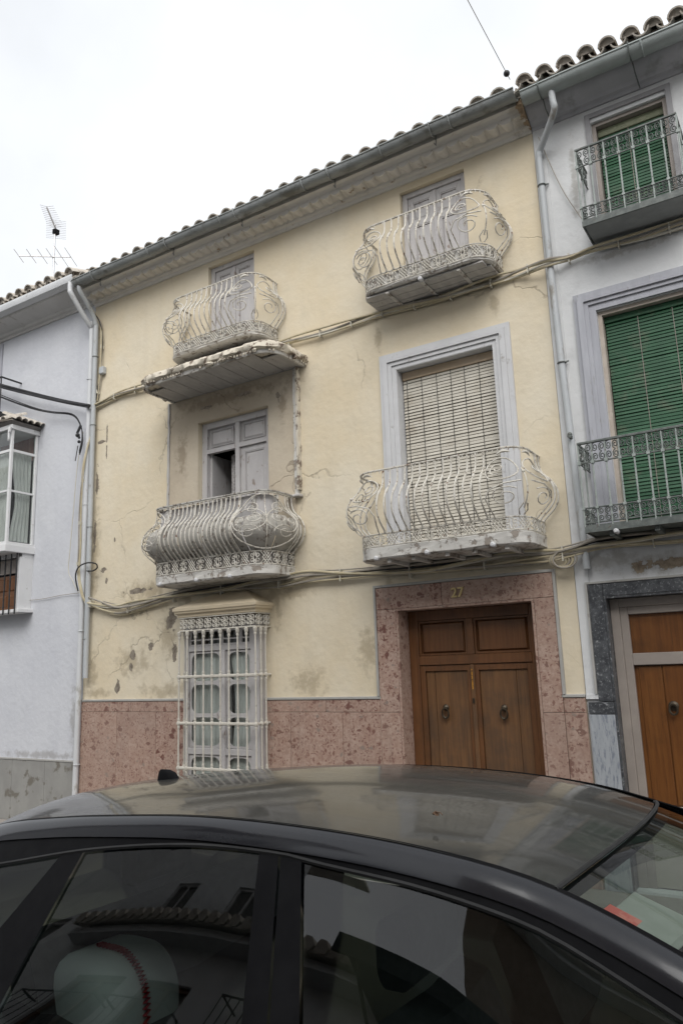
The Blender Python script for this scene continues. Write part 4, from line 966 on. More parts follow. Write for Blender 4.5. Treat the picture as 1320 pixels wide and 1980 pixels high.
# doorway: dark marble surround, pale marble foot, taupe door with varnished panels
M_DKE = M_DKMB
for a, b, c, e in ((-1.588, -1.47, 1.415, 2.354), (-.21, -.092, 1.415, 2.354)):
    slab_panel(a, b, c, e, -.025, M_DKMB, R_)
slab_panel(-1.47, -.21, 2.247, 2.354, -.025, M_DKMB, R_)
slab_panel(-1.672, -1.47, 1.317, 1.412, -.028, M_DKMB, R_); slab_panel(-.21, -.0, 1.317, 1.412, -.028, M_DKMB, R_)
slab_panel(-1.672, -1.47, 0, 1.315, -.026, M_GYMB, R_); slab_panel(-.21, 0.0, 0, 1.315, -.026, M_GYMB, R_)
slab_panel(0, .7, 0, 1.40, -.026, M_GYMB, R_); slab_panel(.7, 1.4, 0, 1.40, -.026, M_GYMB, R_)
build('portal_trim', MB().box(-1.606, -1.590, -.034, .01, 1.475, 2.372).box(-.09, -.074, -.034, .01, 1.475, 2.372).box(-1.5895, -.0905, -.034, .01, 2.356, 2.372), M_PTRIM, R_)
build('portal_jamb', MB().box(-1.469, -1.452, -.02, .22, .02, 2.23).box(-.228, -.211, -.02, .22, .02, 2.23).box(-1.469, -.211, -.02, .22, 2.231, 2.2465), M_DKMB, R_)
dy = .12
fr = build('door_frame', MB().frame(-1.451, -.229, .02, 2.229, dy - .03, dy + .05, .07, False).frame(-1.381, -.299, .02, 2.159, dy - .015, dy + .05, .062, False).box(-1.319, -.361, dy - .013, dy + .05, 1.69, 1.785), M_GRFR, R_, bevel=.004)
for a, b in ((-1.318, -.362),):
    tp = build('transom_panel', MB().box(a, b, dy + .018, dy + .045, 1.786, 2.096), M_DOOR2, R_)
    lf = build('door_leaf', MB().box(a, -.842, dy + .018, dy + .045, .03, 1.688), M_DOOR2, R_); build('door_leaf', MB().box(-.838, b, dy + .018, dy + .045, .03, 1.688), M_DOOR2, R_)
    build('weather_board', MB().box(a, -.842, dy - .005, dy + .017, .03, .62), pm('pale_threshold', (.40, .36, .30), (.46, .42, .36), 6), lf)
    for x in (-1.20, -1.02):
        build('plank', MB().box(x - .085, x + .085, dy + .008, dy + .0175, .63, 1.68), M_DOOR2, lf, bevel=.003)
    q = MB().lathe((-1.055, dy + .006, 1.37), [(.034, .012), (.04, 0), (.03, -.012), (.012, -.018)], 10, 'y').tube([(-1.055 + .03 * sin(t), dy - .022, 1.345 - .04 * cos(t)) for t in [2 * pi * i / 12 for i in range(12)]], .009, 6, closed=True)
    build('door_knocker', q, M_BRONZE, lf, smooth=True)
# downpipe
q = MB().tube(smoothpath([(-1.405, -.305, 6.765), (-1.40, -.30, 6.66), (-1.398, -.285, 6.60), (-1.46, -.22, 6.53), (-1.60, -.08, 6.42), (-1.632, -.06, 6.36), (-1.634, -.055, 6.2), (-1.628, -.055, 5.2), (-1.60, -.055, 3.8), (-1.568, -.055, 2.48)], 4), .030, 10)
pp = build('downpipe', q, M_PIPE, R_, smooth=True)
for z, x in ((6.05, -1.633), (4.3, -1.61)):
    build('pipe_clip', MB().tube([(x + .034 * cos(t), -.055 + .034 * sin(t), z) for t in [2 * pi * i / 12 for i in range(12)]], .007, 5, closed=True).tube([(x + .03, -.055, z), (x + .05, -.02, z + .02)], .008, 5), M_IRON, pp)

# ================================================================== LEFT WHITE HOUSE
Lh = thing('white_house', 'bluish white house with a glazed bay window left of the yellow house', 'house', (-10.5, 0, 0))
LX0, LX1 = -15.5, -7.77
mb = MB(); wall_holes(mb, LX0, LX1, 0, 6.9, [(-10.6, -9.83, 5.45, 6.62), (-10.05, -8.95, 3.5, 5.1), (-9.75, -8.95, 2.66, 3.36)]); shell(mb, LX0, LX1 - .004, 6.88, 5.5); build('wall', mb, M_WHL, Lh)
build('floor_slab', MB().box(LX0 + .02, LX1 - .02, .29, 5.4, 5.15, 5.30), M_ROOM, Lh)
for a, b in ((-10.5, -9.75), (-9.75, -9.05), (-9.05, -8.404), (-8.404, -7.80), (-11.3, -10.5)): slab_panel(a, b, 0, .735, -.02, M_PLIN, Lh, 'plinth_panel')
build('base_moulding', MB().box(-11.3, -7.80, -.026, .01, .737, .755), M_PTRIM, Lh)
prof = [(.01, 6.70), (-.02, 6.70), (-.028, 6.735), (-.06, 6.745), (-.075, 6.775), (-.31, 6.83), (-.335, 6.86), (-.335, 6.95), (.01, 6.95)]
build('cornice', MB().prism_x(prof, LX0, LX1 - .003), pm('cornice_white', (.56, .55, .53), (.62, .61, .59), 3, rough=.8, dirt=((.42, .40, .37), 8, .58, .75)), Lh)
gp = [(-.336, 6.955), (-.43, 6.955), (-.445, 6.925), (-.425, 6.865), (-.39, 6.845), (-.336, 6.845), (-.336, 6.852), (-.385, 6.853), (-.417, 6.87), (-.436, 6.92), (-.425, 6.946), (-.336, 6.947)]
build('gutter', MB().prism_x([(-.337, 6.845), (-.39, 6.847), (-.425, 6.868), (-.445, 6.925), (-.44, 6.957), (-.425, 6.957), (-.428, 6.925), (-.41, 6.88), (-.385, 6.860), (-.337, 6.858)], LX0, LX1 + .03), M_WPIPE, Lh, smooth=30)
roof3 = build('roof', MB().prism_x([(-.36, 6.985), (3.2, 8.32), (3.2, 8.27), (-.36, 6.955)], LX0, LX1), M_TILE, Lh)
tile_roof(roof3, -11.2, LX1 - .02, .205, -.42, 6.955, radians(20.5), 4)
tile_field(roof3, LX0, LX1, .205, .80, 7.42, radians(20.5), 2.4)
# glazed bay
bx0, bx1, byf, bz0, bz1 = -10.12, -8.85, -.42, 3.44, 5.10
bay = build('bay_window', MB().box(bx0 - .03, bx1 + .03, byf - .03, .004, bz0 - .06, bz0 + .035), M_WHFR, Lh, bevel=.006)
build('bay_sill', MB().box(bx0 - .012, bx1 + .012, byf - .012, .004, bz0 + .0355, bz0 + .075), M_WHFR, bay, bevel=.006)
build('bay_head', MB().box(bx0 - .02, bx1 + .02, byf - .02, .004, bz1 - .055, bz1 + .01), M_WHFR, bay, bevel=.006)
for x, y in ((bx1 - .04, byf), (bx1 - .04, -.045), (-9.27, byf), (-9.70, byf), (bx0, byf)):
    build('bay_post', MB().box(x, x + .04, y, y + .04, bz0 + .075, bz1 - .055), M_WHFR, bay, bevel=.005)
for zz, t in ((4.74, .035), (4.19, .025)):
    build('bay_rail', MB().box(bx1 - .032, bx1 - .006, byf + .04, -.045, zz, zz + t), M_WHFR, bay)
    for a, b in ((-9.23, bx1 - .04), (-9.66, -9.27), (bx0 + .04, -9.70)): build('bay_rail', MB().box(a, b, byf + .006, byf + .032, zz, zz + t), M_WHFR, bay)
for z0_, z1_ in ((bz0 + .075, 4.19), (4.215, 4.74), (4.775, bz1 - .055)):
    build('pane', MB().box(bx1 - .022, bx1 - .018, byf + .04, -.045, z0_, z1_), M_GLASS, bay)
    for a, b in ((-9.23, bx1 - .04), (-9.66, -9.27), (bx0 + .04, -9.70)): build('pane', MB().box(a, b, byf + .018, byf + .022, z0_, z1_), M_GLASS, bay)
def curtain_y(parent, x, y0, y1, z0, z1, pinch, mat):
    q = MB(); n = 24; R = []
    for k in range(11):
        t = k / 10; z = lerp(z0, z1, t); w = 1 - pinch * sin(pi * min(1, t * 1.15)) ** 2 if pinch else 1
        R.append([(x + .010 * sin(10 * pi * i / n), lerp(y1, y0, (i / n) * w), z) for i in range(n + 1)])
    q.loops(R, closed=False, cap0=False, cap1=False); return build('curtain', q, mat, parent, smooth=True)
curtain_y(bay, bx1 - .07, byf + .08, -.05, bz0 + .10, 4.78, .22, M_CURT)
curtain(bay, -9.22, bx1 - .09, bz0 + .1, 4.78, byf + .07, .012, 5, M_CURT, .06); curtain(bay, -9.66, -9.28, bz0 + .1, 4.78, byf + .07, .012, 5, M_CURT, -.06)
curtain(bay, -9.75, -9.0, 4.72, 5.08, .02, .03, 5, pm('reddish_curtain', (.36, .20, .17), (.42, .27, .23), 4, rough=.9, stretch=(4, 1, 1)))
for x in (-9.25, bx1 - .02):
    q = MB().poly_y([(x - .012, bz1 - .03), (x + .045, bz1 - .03), (x + .03, bz1 - .10), (x + .010, bz1 - .12), (x + .012, bz1 - .2), (x - .006, bz1 - .23)], byf - .045, byf - .021)
    build('bay_bracket', q, M_WHFR, bay, bevel=.004)
q = MB().loops([[(bx0 - .02, .004, bz1 + .01), (bx0 - .02, byf - .02, bz1 + .01), (bx1 + .02, byf - .02, bz1 + .01), (bx1 + .02, .004, bz1 + .01)], [(bx0 - .05, .004, bz1 + .05), (bx0 - .05, byf - .06, bz1 + .05), (bx1 + .06, byf - .06, bz1 + .05), (bx1 + .06, .004, bz1 + .05)],
                [(bx0 + .3, .004, bz1 + .26), (bx0 + .3, -.02, bz1 + .26), (bx1 - .3, -.02, bz1 + .26), (bx1 - .3, .004, bz1 + .26)]])
brf = build('bay_roof', q, pm('bay_roof_soffit', (.16, .15, .14), (.22, .20, .18), 6), Lh)
src = build('roof_tile', arc_shell(.052, .044, .36, radians(8), radians(172), .009, 7, .0), M_TILE, brf, (0, 0, 0), True)
n = 0
def baytile(x, y, z, rot):
    global n
    if n == 0: src.rotation_euler = rot; src.location = Vector((x, y, z)) - ORG[brf.name]; ORG[src.name] = Vector((x, y, z))
    else: inst('roof_tile', src, brf, (x, y, z), rot)
    n += 1
for i in range(11): baytile(-8.90 - i * .105, byf - .10 + random.uniform(-.01, .01), bz1 + .055, (radians(25), random.uniform(-.1, .1), random.uniform(-.05, .05)))
for i in range(5): baytile(bx1 + .10 + random.uniform(-.01, .01), byf + .02 + i * .095, bz1 + .055, (radians(25), random.uniform(-.1, .1), radians(90)))
# small barred window under the bay
sw = build('small_window', MB().box(-9.80, -8.80, -.22, .004, 2.60, 2.645).box(-9.78, -8.85, -.20, -.17, 3.33, 3.40).box(-8.875, -8.85, -.20, .003, 2.645, 3.40).box(-9.78, -9.755, -.20, .003, 2.645, 3.40).box(-8.90, -8.876, -.198, -.15, 2.645, 3.33), M_WHFR, Lh, bevel=.004)
build('shutter', MB().box(-9.75, -8.905, -.16, -.14, 2.65, 3.10), M_DOOR2, sw)
for a, b in ((-9.10, -8.92), (-9.32, -9.13)):
    build('shutter_panel', MB().raised(a, b, 2.68, 2.84, -.1605, .012, .02).raised(a, b, 2.89, 3.06, -.1605, .012, .02), M_DOOR2, sw)
build('shutter', MB().box(-9.75, -8.905, -.155, -.145, 3.13, 3.32), M_GRFR, sw)
for x in (-8.865, -8.985, -9.105, -9.225, -9.345, -9.465):
    build('bar', MB().tube([(x, -.235, 2.58), (x, -.235, 3.42)], .0095, 6), M_BLKI, sw)
build('bar', MB().tube([(-9.75, -.235, 3.42), (-8.85, -.235, 3.42), (-8.85, -.235, 3.40)], .009, 6), M_BLKI, sw)
build('window_shutter', MB().box(-10.59, -9.84, .08, .12, 5.46, 6.61), M_LILA, Lh); build('window_surround', MB().frame(-10.66, -9.79, 5.44, 6.67, -.02, .01, .05, False), M_GREYS, Lh)
ub = build('balcony', MB().box(-10.9, -9.30, -.34, .004, 5.35, 5.42), M_BLKI, Lh)
build('top_rail', MB().tube([(-10.9, -.002, 5.93), (-10.9, -.32, 5.93), (-9.31, -.32, 5.93), (-9.31, -.002, 5.93)], .014, 6), M_BLKI, ub)
for i in range(14): x = -9.31 - i * .122; build('baluster', MB().tube([(x, -.32, 5.42), (x, -.32, 5.93)], .008, 6), M_BLKI, ub)
# white downpipe of this house, to the ground
q = MB().tube(smoothpath([(-7.80, -.40, 6.87), (-7.80, -.40, 6.76), (-7.79, -.38, 6.70), (-7.76, -.18, 6.44), (-7.752, -.09, 6.34), (-7.752, -.065, 6.22), (-7.755, -.065, 4.0), (-7.765, -.065, 2.0), (-7.77, -.065, .05)], 4), .034, 10)
pp = build('downpipe', q, M_WPIPE, Lh, smooth=True)
for z in (5.6, 3.9, 2.3, .72): build('pipe_clip', MB().tube([(-7.757 + .037 * cos(t), -.065 + .037 * sin(t), z) for t in [2 * pi * i / 12 for i in range(12)]], .006, 5, closed=True), M_WPIPE, pp)
# grey downpipe of the yellow house, cut off above the base
q = MB().tube(smoothpath([(-7.66, -.37, 6.79), (-7.66, -.35, 6.72), (-7.66, -.24, 6.60), (-7.665, -.12, 6.46), (-7.668, -.075, 6.36), (-7.668, -.065, 6.25), (-7.668, -.065, 5.2), (-7.665, -.065, 4.0), (-7.655, -.065, 2.4), (-7.65, -.065, 1.73)], 4), .032, 10)
pp = build('downpipe', q, M_PIPE, H, smooth=True)
for z in (5.9, 4.95, 3.6, 2.2): build('pipe_clip', MB().tube([(-7.665 + .036 * cos(t), -.065 + .036 * sin(t), z) for t in [2 * pi * i / 12 for i in range(12)]], .006, 5, closed=True), M_ZINC, pp)

# ================================================================== CABLES
random.seed(5)
def bundle(label, pts, n, mats, spread, r=(.007, .011), y0=-.035, cat='cable', ties=0.0, name='cable_bundle'):
    o = thing(name, label, cat, (pts[0][0], y0, pts[0][1]))
    for k in range(n):
        ph = random.uniform(0, 9); rr = random.uniform(*r)
        P = []
        for i, p in enumerate(pts):
            y = p[2] if len(p) > 2 else y0
            P.append((p[0] + random.uniform(-.01, .01), y + .012 * sin(ph + i * 1.3) - .006 * k, p[1] + spread * (k / max(n - 1, 1) - .5) * 1.6 * (1 + .5 * sin(ph + i)) + spread * .5 * sin(ph * 2 + i * 1.1)))
        build('cable', MB().tube(smoothpath(P, 5), rr, 6), mats[k % len(mats)], o, smooth=True)
    if ties:
        tot = smoothpath([(p[0], p[2] if len(p) > 2 else y0, p[1]) for p in pts], 5); acc = 0
        for a, b in zip(tot, tot[1:]):
            acc += (b - a).length
            if acc > ties:
                acc = 0; build('cable_tie', MB().box(b.x - .005, b.x + .005, b.y - .028, b.y + .028, b.z - spread - .018, b.z + spread + .018), M_CABW, o)
    return o
UP1 = [(-7.68, 5.22), (-7.46, 5.25), (-7.17, 5.28), (-6.74, 5.27), (-6.35, 5.27), (-5.9, 5.27), (-5.4, 5.27), (-4.9, 5.28), (-4.53, 5.285), (-4.12, 5.27), (-3.73, 5.28), (-3.36, 5.29), (-3.0, 5.265), (-2.67, 5.245), (-2.35, 5.25), (-2.11, 5.26), (-1.94, 5.27), (-1.65, 5.25, -.10), (-1.46, 5.26), (-1.23, 5.27), (-.89, 5.255), (-.52, 5.26), (.3, 5.25), (1.6, 5.27)]
bundle('cream cable bundle strapped along the wall between the top two floors', UP1, 5, [M_CABY, M_CABW, M_CABY, M_CABG, M_CABY], .026, (.009, .013), ties=.36)
LOW = [(-7.66, 2.65), (-7.4, 2.57), (-7.12, 2.52), (-6.82, 2.55), (-6.44, 2.59), (-6.03, 2.62), (-5.5, 2.63), (-5.14, 2.64), (-4.72, 2.64), (-4.33, 2.67), (-3.96, 2.65), (-3.49, 2.63), (-3.0, 2.61), (-2.54, 2.62), (-2.15, 2.63), (-1.88, 2.62), (-1.66, 2.63, -.10), (-1.45, 2.67), (-1.12, 2.67), (-.82, 2.66), (.2, 2.65), (1.6, 2.66)]
bundle('cream cables sagging along the wall under the lower balconies', LOW, 7, [M_CABY, M_CABG, M_CABY, M_CABG, M_CABW, M_CABY, M_CABG], .045, (.008, .013), y0=-.045, ties=.7)
bundle('dark cables running over the cream ones above the street door', [(p[0], p[1] + .045, p[2] if len(p) > 2 else -.05) for p in LOW[1:]], 2, [M_CABK, M_CABG], .02, y0=-.05)
o = thing('cable_coil', 'coil of spare cable hanging on the wall beside the pipe', 'cable', (-1.78, -.07, 2.55))
for k in range(4):
    build('cable', MB().tube([(-1.79 + (.075 + .008 * k) * cos(t) + .02 * k, -.075 - .008 * k, 2.575 + (.055 + .006 * k) * sin(t)) for t in [2 * pi * i / 22 for i in range(22)]], .008, 6, closed=True), M_CABG if k % 2 else M_CABY, o, smooth=True)
bundle('yellowed cables climbing the corner beside the grey downpipe', [(-7.66, 5.24), (-7.69, 4.91), (-7.75, 4.43, -.11), (-7.775, 3.88, -.115), (-7.78, 3.35, -.115), (-7.79, 3.02, -.11), (-7.70, 2.72, -.09), (-7.66, 2.62)], 3, [M_CABY, M_CABY, M_CABG], .004, ties=.5)
bundle('cables coming down from the eaves at the left corner', [(-7.72, 6.60, -.12), (-7.62, 6.39), (-7.575, 6.1), (-7.585, 5.67), (-7.65, 5.28)], 3, [M_CABG, M_CABY, M_CABK], .006, ties=.6)
tag(build('junction_box', MB().box(-7.60, -7.515, -.06, .0, 5.64, 5.74), M_PIPE, bevel=.008), 'small grey junction box on yellow wall near the left corner', 'junction box')
bundle('thick black cable bundle crossing the bluish white wall', [(-10.6, 6.35, -.12), (-9.67, 5.95, -.12), (-8.94, 5.66, -.11), (-8.26, 5.40, -.10), (-7.68, 5.20, -.11)], 5, [M_CABK], .020, (.012, .017), -.1, ties=0)
bundle('thin black cables drooping below the thick black bundle', [(-10.5, 6.2, -.1), (-9.66, 5.80, -.1), (-8.92, 5.46, -.1), (-8.47, 5.29, -.1), (-8.04, 5.16, -.1), (-7.86, 4.98, -.11), (-7.80, 4.78, -.11), (-7.83, 4.6, -.11)], 3, [M_CABK], .018, (.006, .009), -.1)
tag(build('cable_loop', MB().tube(smoothpath([(-7.80, -.10, 2.80), (-7.82, -.13, 2.98), (-7.74, -.15, 3.09), (-7.6, -.14, 3.13), (-7.47, -.12, 3.11), (-7.46, -.10, 3.06), (-7.55, -.09, 3.03), (-7.66, -.09, 3.04)], 6), .009, 6), M_CABK, smooth=True), 'loop of black cable sticking out over the yellow wall corner', 'cable')
tag(build('loose_cable', MB().tube(smoothpath([(-7.86, -.06, 4.9), (-7.95, -.06, 4.46), (-7.99, -.06, 3.91), (-8.03, -.06, 3.37), (-8.045, -.06, 3.08), (-7.97, -.05, 2.95), (-7.88, -.05, 2.82), (-7.70, -.06, 2.69)], 6), .0055, 5), M_CABW, smooth=True), 'thin pale cable hanging loose on the bluish white wall', 'cable')
tag(build('junction_box', MB().box(-7.70, -7.60, -.075, -.005, 2.58, 2.68), M_CABW, bevel=.01), 'small cream clamp where the lower cables leave the corner', 'junction box')
tag(build('wall_wire', MB().tube(smoothpath([(-9.02, -.02, 2.77), (-8.6, -.02, 2.765), (-8.2, -.02, 2.785), (-7.82, -.03, 2.785)], 4), .004, 5), M_CABG), 'thin grey wire on the bluish white wall beside the small barred window', 'wire')
tag(build('wall_wire', MB().tube(smoothpath([(-1.62, -.06, 6.55), (-1.54, -.03, 6.23), (-1.44, -.03, 5.9), (-1.30, -.03, 5.56), (-1.255, -.05, 5.40)], 4), .0045, 5), M_CABG), 'thin dark wire slanting down to the upper iron balcony', 'wire')
tag(build('cable_connector', MB().tube([(-7.86, -.10, 4.98), (-7.9, -.12, 4.88), (-7.86, -.12, 4.80)], .018, 6).ball((-7.88, -.13, 4.84), .03).ball((-7.86, -.12, 4.75), .022).tube([(-7.88, -.12, 4.7), (-7.92, -.12, 4.5)], .006, 5), M_CABK), 'knot of black cable connectors hanging beside the corner pipe', 'connector')
ow = thing('overhead_wire', 'thin wire crossing the sky with a dark ball near the roof', 'wire', (-1.754, -.35, 7.03))
build('wire', MB().tube([(-1.754, -.35, 7.03), (-1.74, -1.5, 7.02), (-1.71, -4, 7.05), (-1.68, -7, 7.2), (-1.6733, -9.9, 7.48)], .0036, 5), M_CABG, ow)
build('ball', MB().ball((-1.7535, -.44, 7.028), .030, 10), M_CABK, ow, smooth=True)

# ================================================================== ANTENNA
an = thing('tv_antenna', 'tall rooftop television antenna with two booms above the bluish white house', 'antenna', (-10.06, 1.0, 7.5))
build('mast', MB().tube([(-10.05, 1.0, 7.3), (-10.075, 1.0, 9.28)], .017, 7), M_ALU, an)
b0, b1 = Vector((-10.50, .64, 8.665)), Vector((-9.83, 1.155, 8.66))
q = MB().tube([b0, b1], .012, 6); build('boom', q, M_ALU, an)
for i in range(6):
    t = (0, .24, .45, .63, .82, 1)[i]; p = b0.lerp(b1, t); l_ = (.17, .18, .19, .21, .28, .24)[i]
    build('element', MB().tube([p + Vector((.25, -.9, .42)).normalized() * -l_ * .8, p + Vector((.25, -.9, .42)).normalized() * l_ * .8], .0055, 5), M_ALU, an)
b0, b1 = Vector((-9.42, .35, 9.0)), Vector((-10.07, 1.02, 9.19))
build('boom', MB().tube([b0, b1], .014, 6), M_ALU, an)
dv = (b1 - b0).normalized(); side = dv.cross(Vector((0, 0, 1))).normalized(); upv = side.cross(dv)
for i in range(11):
    p = b0.lerp(b1, i / 11); sp = .10 + .003 * i
    build('element', MB().tube([p - side * sp + upv * .03, p + upv * .01, p + side * sp + upv * .03], .0035, 4), M_ALU, an)
q = MB()
for k in range(-5, 6): q.tube([b1 + upv * (.03 * k) - side * .16, b1 + upv * (.03 * k) + side * .16], .003, 4)
build('reflector', q, M_ALU, an); build('connector_box', MB().box(-10.10, -10.03, .97, 1.06, 9.10, 9.18), M_BLK, an)

# ================================================================== CAR
YC = -4.275                         # centre line
CR = thing('parked_car', 'dark dusty hatchback parked across the foreground, its front to the right', 'car', (-1.0, YC, -.12))
ZR = [(-3.15, .98), (-3.0, 1.06), (-2.8, 1.155), (-2.6, 1.225), (-2.3, 1.301), (-2.05, 1.335), (-1.834, 1.356), (-1.43, 1.381), (-1.018, 1.374), (-.706, 1.345), (-.514, 1.304), (-.3, 1.235), (-.05, 1.135), (.2, 1.03), (.42, .935)]
YR = [(-3.15, .60), (-2.8, .53), (-2.3, .545), (-1.43, .555), (-.706, .55), (-.514, .545), (-.2, .60), (.2, .68), (.42, .72)]
zr_f = lambda x: stable(ZR, x); yr_f = lambda x: stable(YR, x)
ZW = [(-3.0, .99), (-2.6, 1.11), (-2.3, 1.185), (-2.15, 1.212), (-1.81, 1.275), (-1.45, 1.316), (-1.17, 1.320), (-1.056, 1.310), (-.78, 1.285), (-.567, 1.245), (-.38, 1.183), (-.1, 1.075), (.15, .965), (.28, .905)]
zw_f = lambda x: stable(ZW, x)
ZB = [(-3.2, .96), (-2.7, .985), (-2.45, .965), (-2.2, .90), (-1.9, .865), (-1.0, .85), (.0, .87), (.45, .90)]
zb_f = lambda x: stable(ZB, x)
yb = lambda x: stable([(-3.2, .70), (-2.8, .79), (-2.2, .845), (-1, .86), (.45, .835)], x)          # half width at the waist
def ysid(x, z):
    """half width of the glasshouse at height z"""
    zt, zb_ = zr_f(x), zb_f(x); t = min(max((z - zb_) / max(zt - zb_, .01), 0), 1)
    return lerp(yb(x), yr_f(x), t ** 1.06)
fx, rx = -.50, -2.36
# roof skin
q = MB(); rows = []; NX, NV = 30, 16
for i in range(NX + 1):
    x = lerp(rx, fx, i / NX); row = []
    for k in range(NV + 1):
        v = -1 + 2 * k / NV; bow = .072 * (1 - v * v) * (max(0, (i / NX - .6) / .4) ** 2); bowr = -.07 * (1 - v * v) * (max(0, (.35 - i / NX) / .35) ** 2)
        xx = x + bow + bowr - (.03 * max(0, (i / NX - .8) / .2))
        row.append((xx, YC + v * (yr_f(x) - .012), zr_f(x) - .004 + .042 * (1 - abs(v) ** 2.2) * min(1, 1.0)))
    rows.append(row)
q.loops(rows, closed=False, cap0=False, cap1=False); build('roof', q, M_ROOF, CR, smooth=60)
for s in (-1, 1):
    xs = [lerp(-3.1, .42, i / 60) for i in range(61)]
    # drip channel between roof and side
    ch = build('roof_channel', MB().loops([[(x, YC + s * (yr_f(x) - .016), zr_f(x) - .002) for x in xs], [(x, YC + s * (yr_f(x) - .006), zr_f(x) - .013) for x in xs], [(x, YC + s * (yr_f(x) + .004), zr_f(x) - .003) for x in xs]], closed=False, cap0=False, cap1=False), M_BLK, CR)
    # painted cant rail, rounded
    Ls = []
    for k in range(7):
        t = k / 6
        Ls.append([(x, YC + s * lerp(yr_f(x) + .003, ysid(x, zr_f(x) - .055) + .006, t ** .8), zr_f(x) - .003 - .048 * t ** 1.25) for x in xs])
    build('cant_rail', MB().loops(Ls, closed=False, cap0=False, cap1=False), M_PAINT, CR, smooth=80)
    # door frame band above the glass
    xs2 = [lerp(-3.0, .28, i / 60) for i in range(61)]
    build('door_frame_band', MB().loops([[(x, YC + s * (ysid(x, zr_f(x) - .052) + .002), zr_f(x) - .049) for x in xs2], [(x, YC + s * (ysid(x, zw_f(x)) + .001), zw_f(x)) for x in xs2]], closed=False, cap0=False, cap1=False), M_BLK, CR, smooth=60)
    build('window_seal', MB().tube([(x, YC + s * (ysid(x, zw_f(x)) + .002), zw_f(x)) for x in xs2], .0055, 5), M_RUB, CR, smooth=True)
    # glass panes and pillars
    def side_patch(x0t, x0b, x1t, x1b, off, n=10, ztop=None, m=8):
        A = []
        for k in range(m + 1):
            t = k / m; row = []
            for i in range(n + 1):
                u = i / n; xt = lerp(x0t, x1t, u); xb = lerp(x0b, x1b, u); x = lerp(xb, xt, t); z = lerp(zb_f(xb), min(zw_f(xt), 9), t)
                row.append((x, YC + s * (ysid(x, z) + off), z))
            A.append(row)
        return MB().loops(A, closed=False, cap0=False, cap1=False)
    build('side_window', side_patch(-1.10, -.93, .25, .30, -.006, 16), M_CARGL, CR, smooth=60)
    build('side_window', side_patch(-1.835, -1.90, -1.225, -1.09, -.006, 12), M_CARGL, CR, smooth=60)
    build('quarter_window', side_patch(-2.36, -2.58, -1.92, -2.14, -.006, 8), M_CARGL, CR, smooth=60)
    build('centre_pillar', side_patch(-1.225, -1.09, -1.167, -1.02, .003, 2), M_BLK, CR, smooth=60); build('centre_pillar', side_patch(-1.160, -1.013, -1.10, -.93, .003, 2), M_BLK, CR, smooth=60)
    build('rear_pillar', side_patch(-1.92, -2.14, -1.835, -1.90, .003, 3), M_BLK, CR, smooth=60)
    build('rear_quarter', side_patch(-3.0, -3.1, -2.36, -2.58, .003, 8), M_PAINT, CR, smooth=60)
# windscreen and rear window
def screen(xa, xb, za_f, zb0, bowa, bowb, wa, wb, crown, name, mat, n=14, m=10, band=None):
    A = []
    for k in range(m + 1):
        t = k / m; row = []
        for i in range(n + 1):
            v = -1 + 2 * i / n
            x = lerp(xa, xb, t) + lerp(bowa, bowb, t) * (1 - v * v); z = lerp(za_f, zb0, t) + lerp(crown, .02, t) * (1 - abs(v) ** 2.2) + .018 * sin(pi * t)
            row.append((x, YC + v * lerp(wa, wb, t), z))
        A.append(row)
    return build(name, MB().loops(A, closed=False, cap0=False, cap1=False), mat, CR, smooth=60)
screen(fx - .025, .40, zr_f(fx) - .008, .92, .075, .16, yr_f(fx) - .02, .68, .042, 'windscreen', M_WSGL)
screen(rx - .005, -3.06, zr_f(rx) - .008, 1.0, -.075, -.06, yr_f(rx) - .02, .57, .042, 'rear_window', M_CARGL)
# seal across the top of the windscreen
build('windscreen_seal', MB().tube([(fx - .022 + .075 * (1 - v * v), YC + v * (yr_f(fx) - .015), zr_f(fx) - .001 + .042 * (1 - abs(v) ** 2.2)) for v in [-1 + 2 * i / 24 for i in range(25)]], .0055, 6), M_RUB, CR, smooth=True)
q = MB(); A = []
for t in (0, .02, .035):
    A.append([(lerp(fx - .025, .40, t) + lerp(.075, .16, t) * (1 - v * v), YC + v * lerp(yr_f(fx) - .02, .68, t) * .995, lerp(zr_f(fx) - .008, .92, t) + lerp(.042, .02, t) * (1 - abs(v) ** 2.2) + .018 * sin(pi * t) - .004) for v in [-1 + 2 * i / 14 for i in range(15)]])
build('windscreen_shade_band', MB().loops(A, closed=False, cap0=False, cap1=False), M_BLK, CR)
# roof aerial
q = MB().loops([[(-2.16 + a, YC + b, 1.352 + .0) for a, b in ((0, -.012), (.06, -.02), (.11, -.012), (.115, 0), (.11, .012), (.06, .02), (0, .012))], [(-2.155 + a, YC + b, 1.392) for a, b in ((0, -.008), (.035, -.013), (.07, -.009), (.08, 0), (.07, .009), (.035, .013), (0, .008))],
                [(-2.15 + a, YC + b, 1.402) for a, b in ((0, -.004), (.02, -.006), (.04, -.004), (.045, 0), (.04, .004), (.02, .006), (0, .004))]])
build('roof_aerial', q, M_BLK, CR, smooth=50)
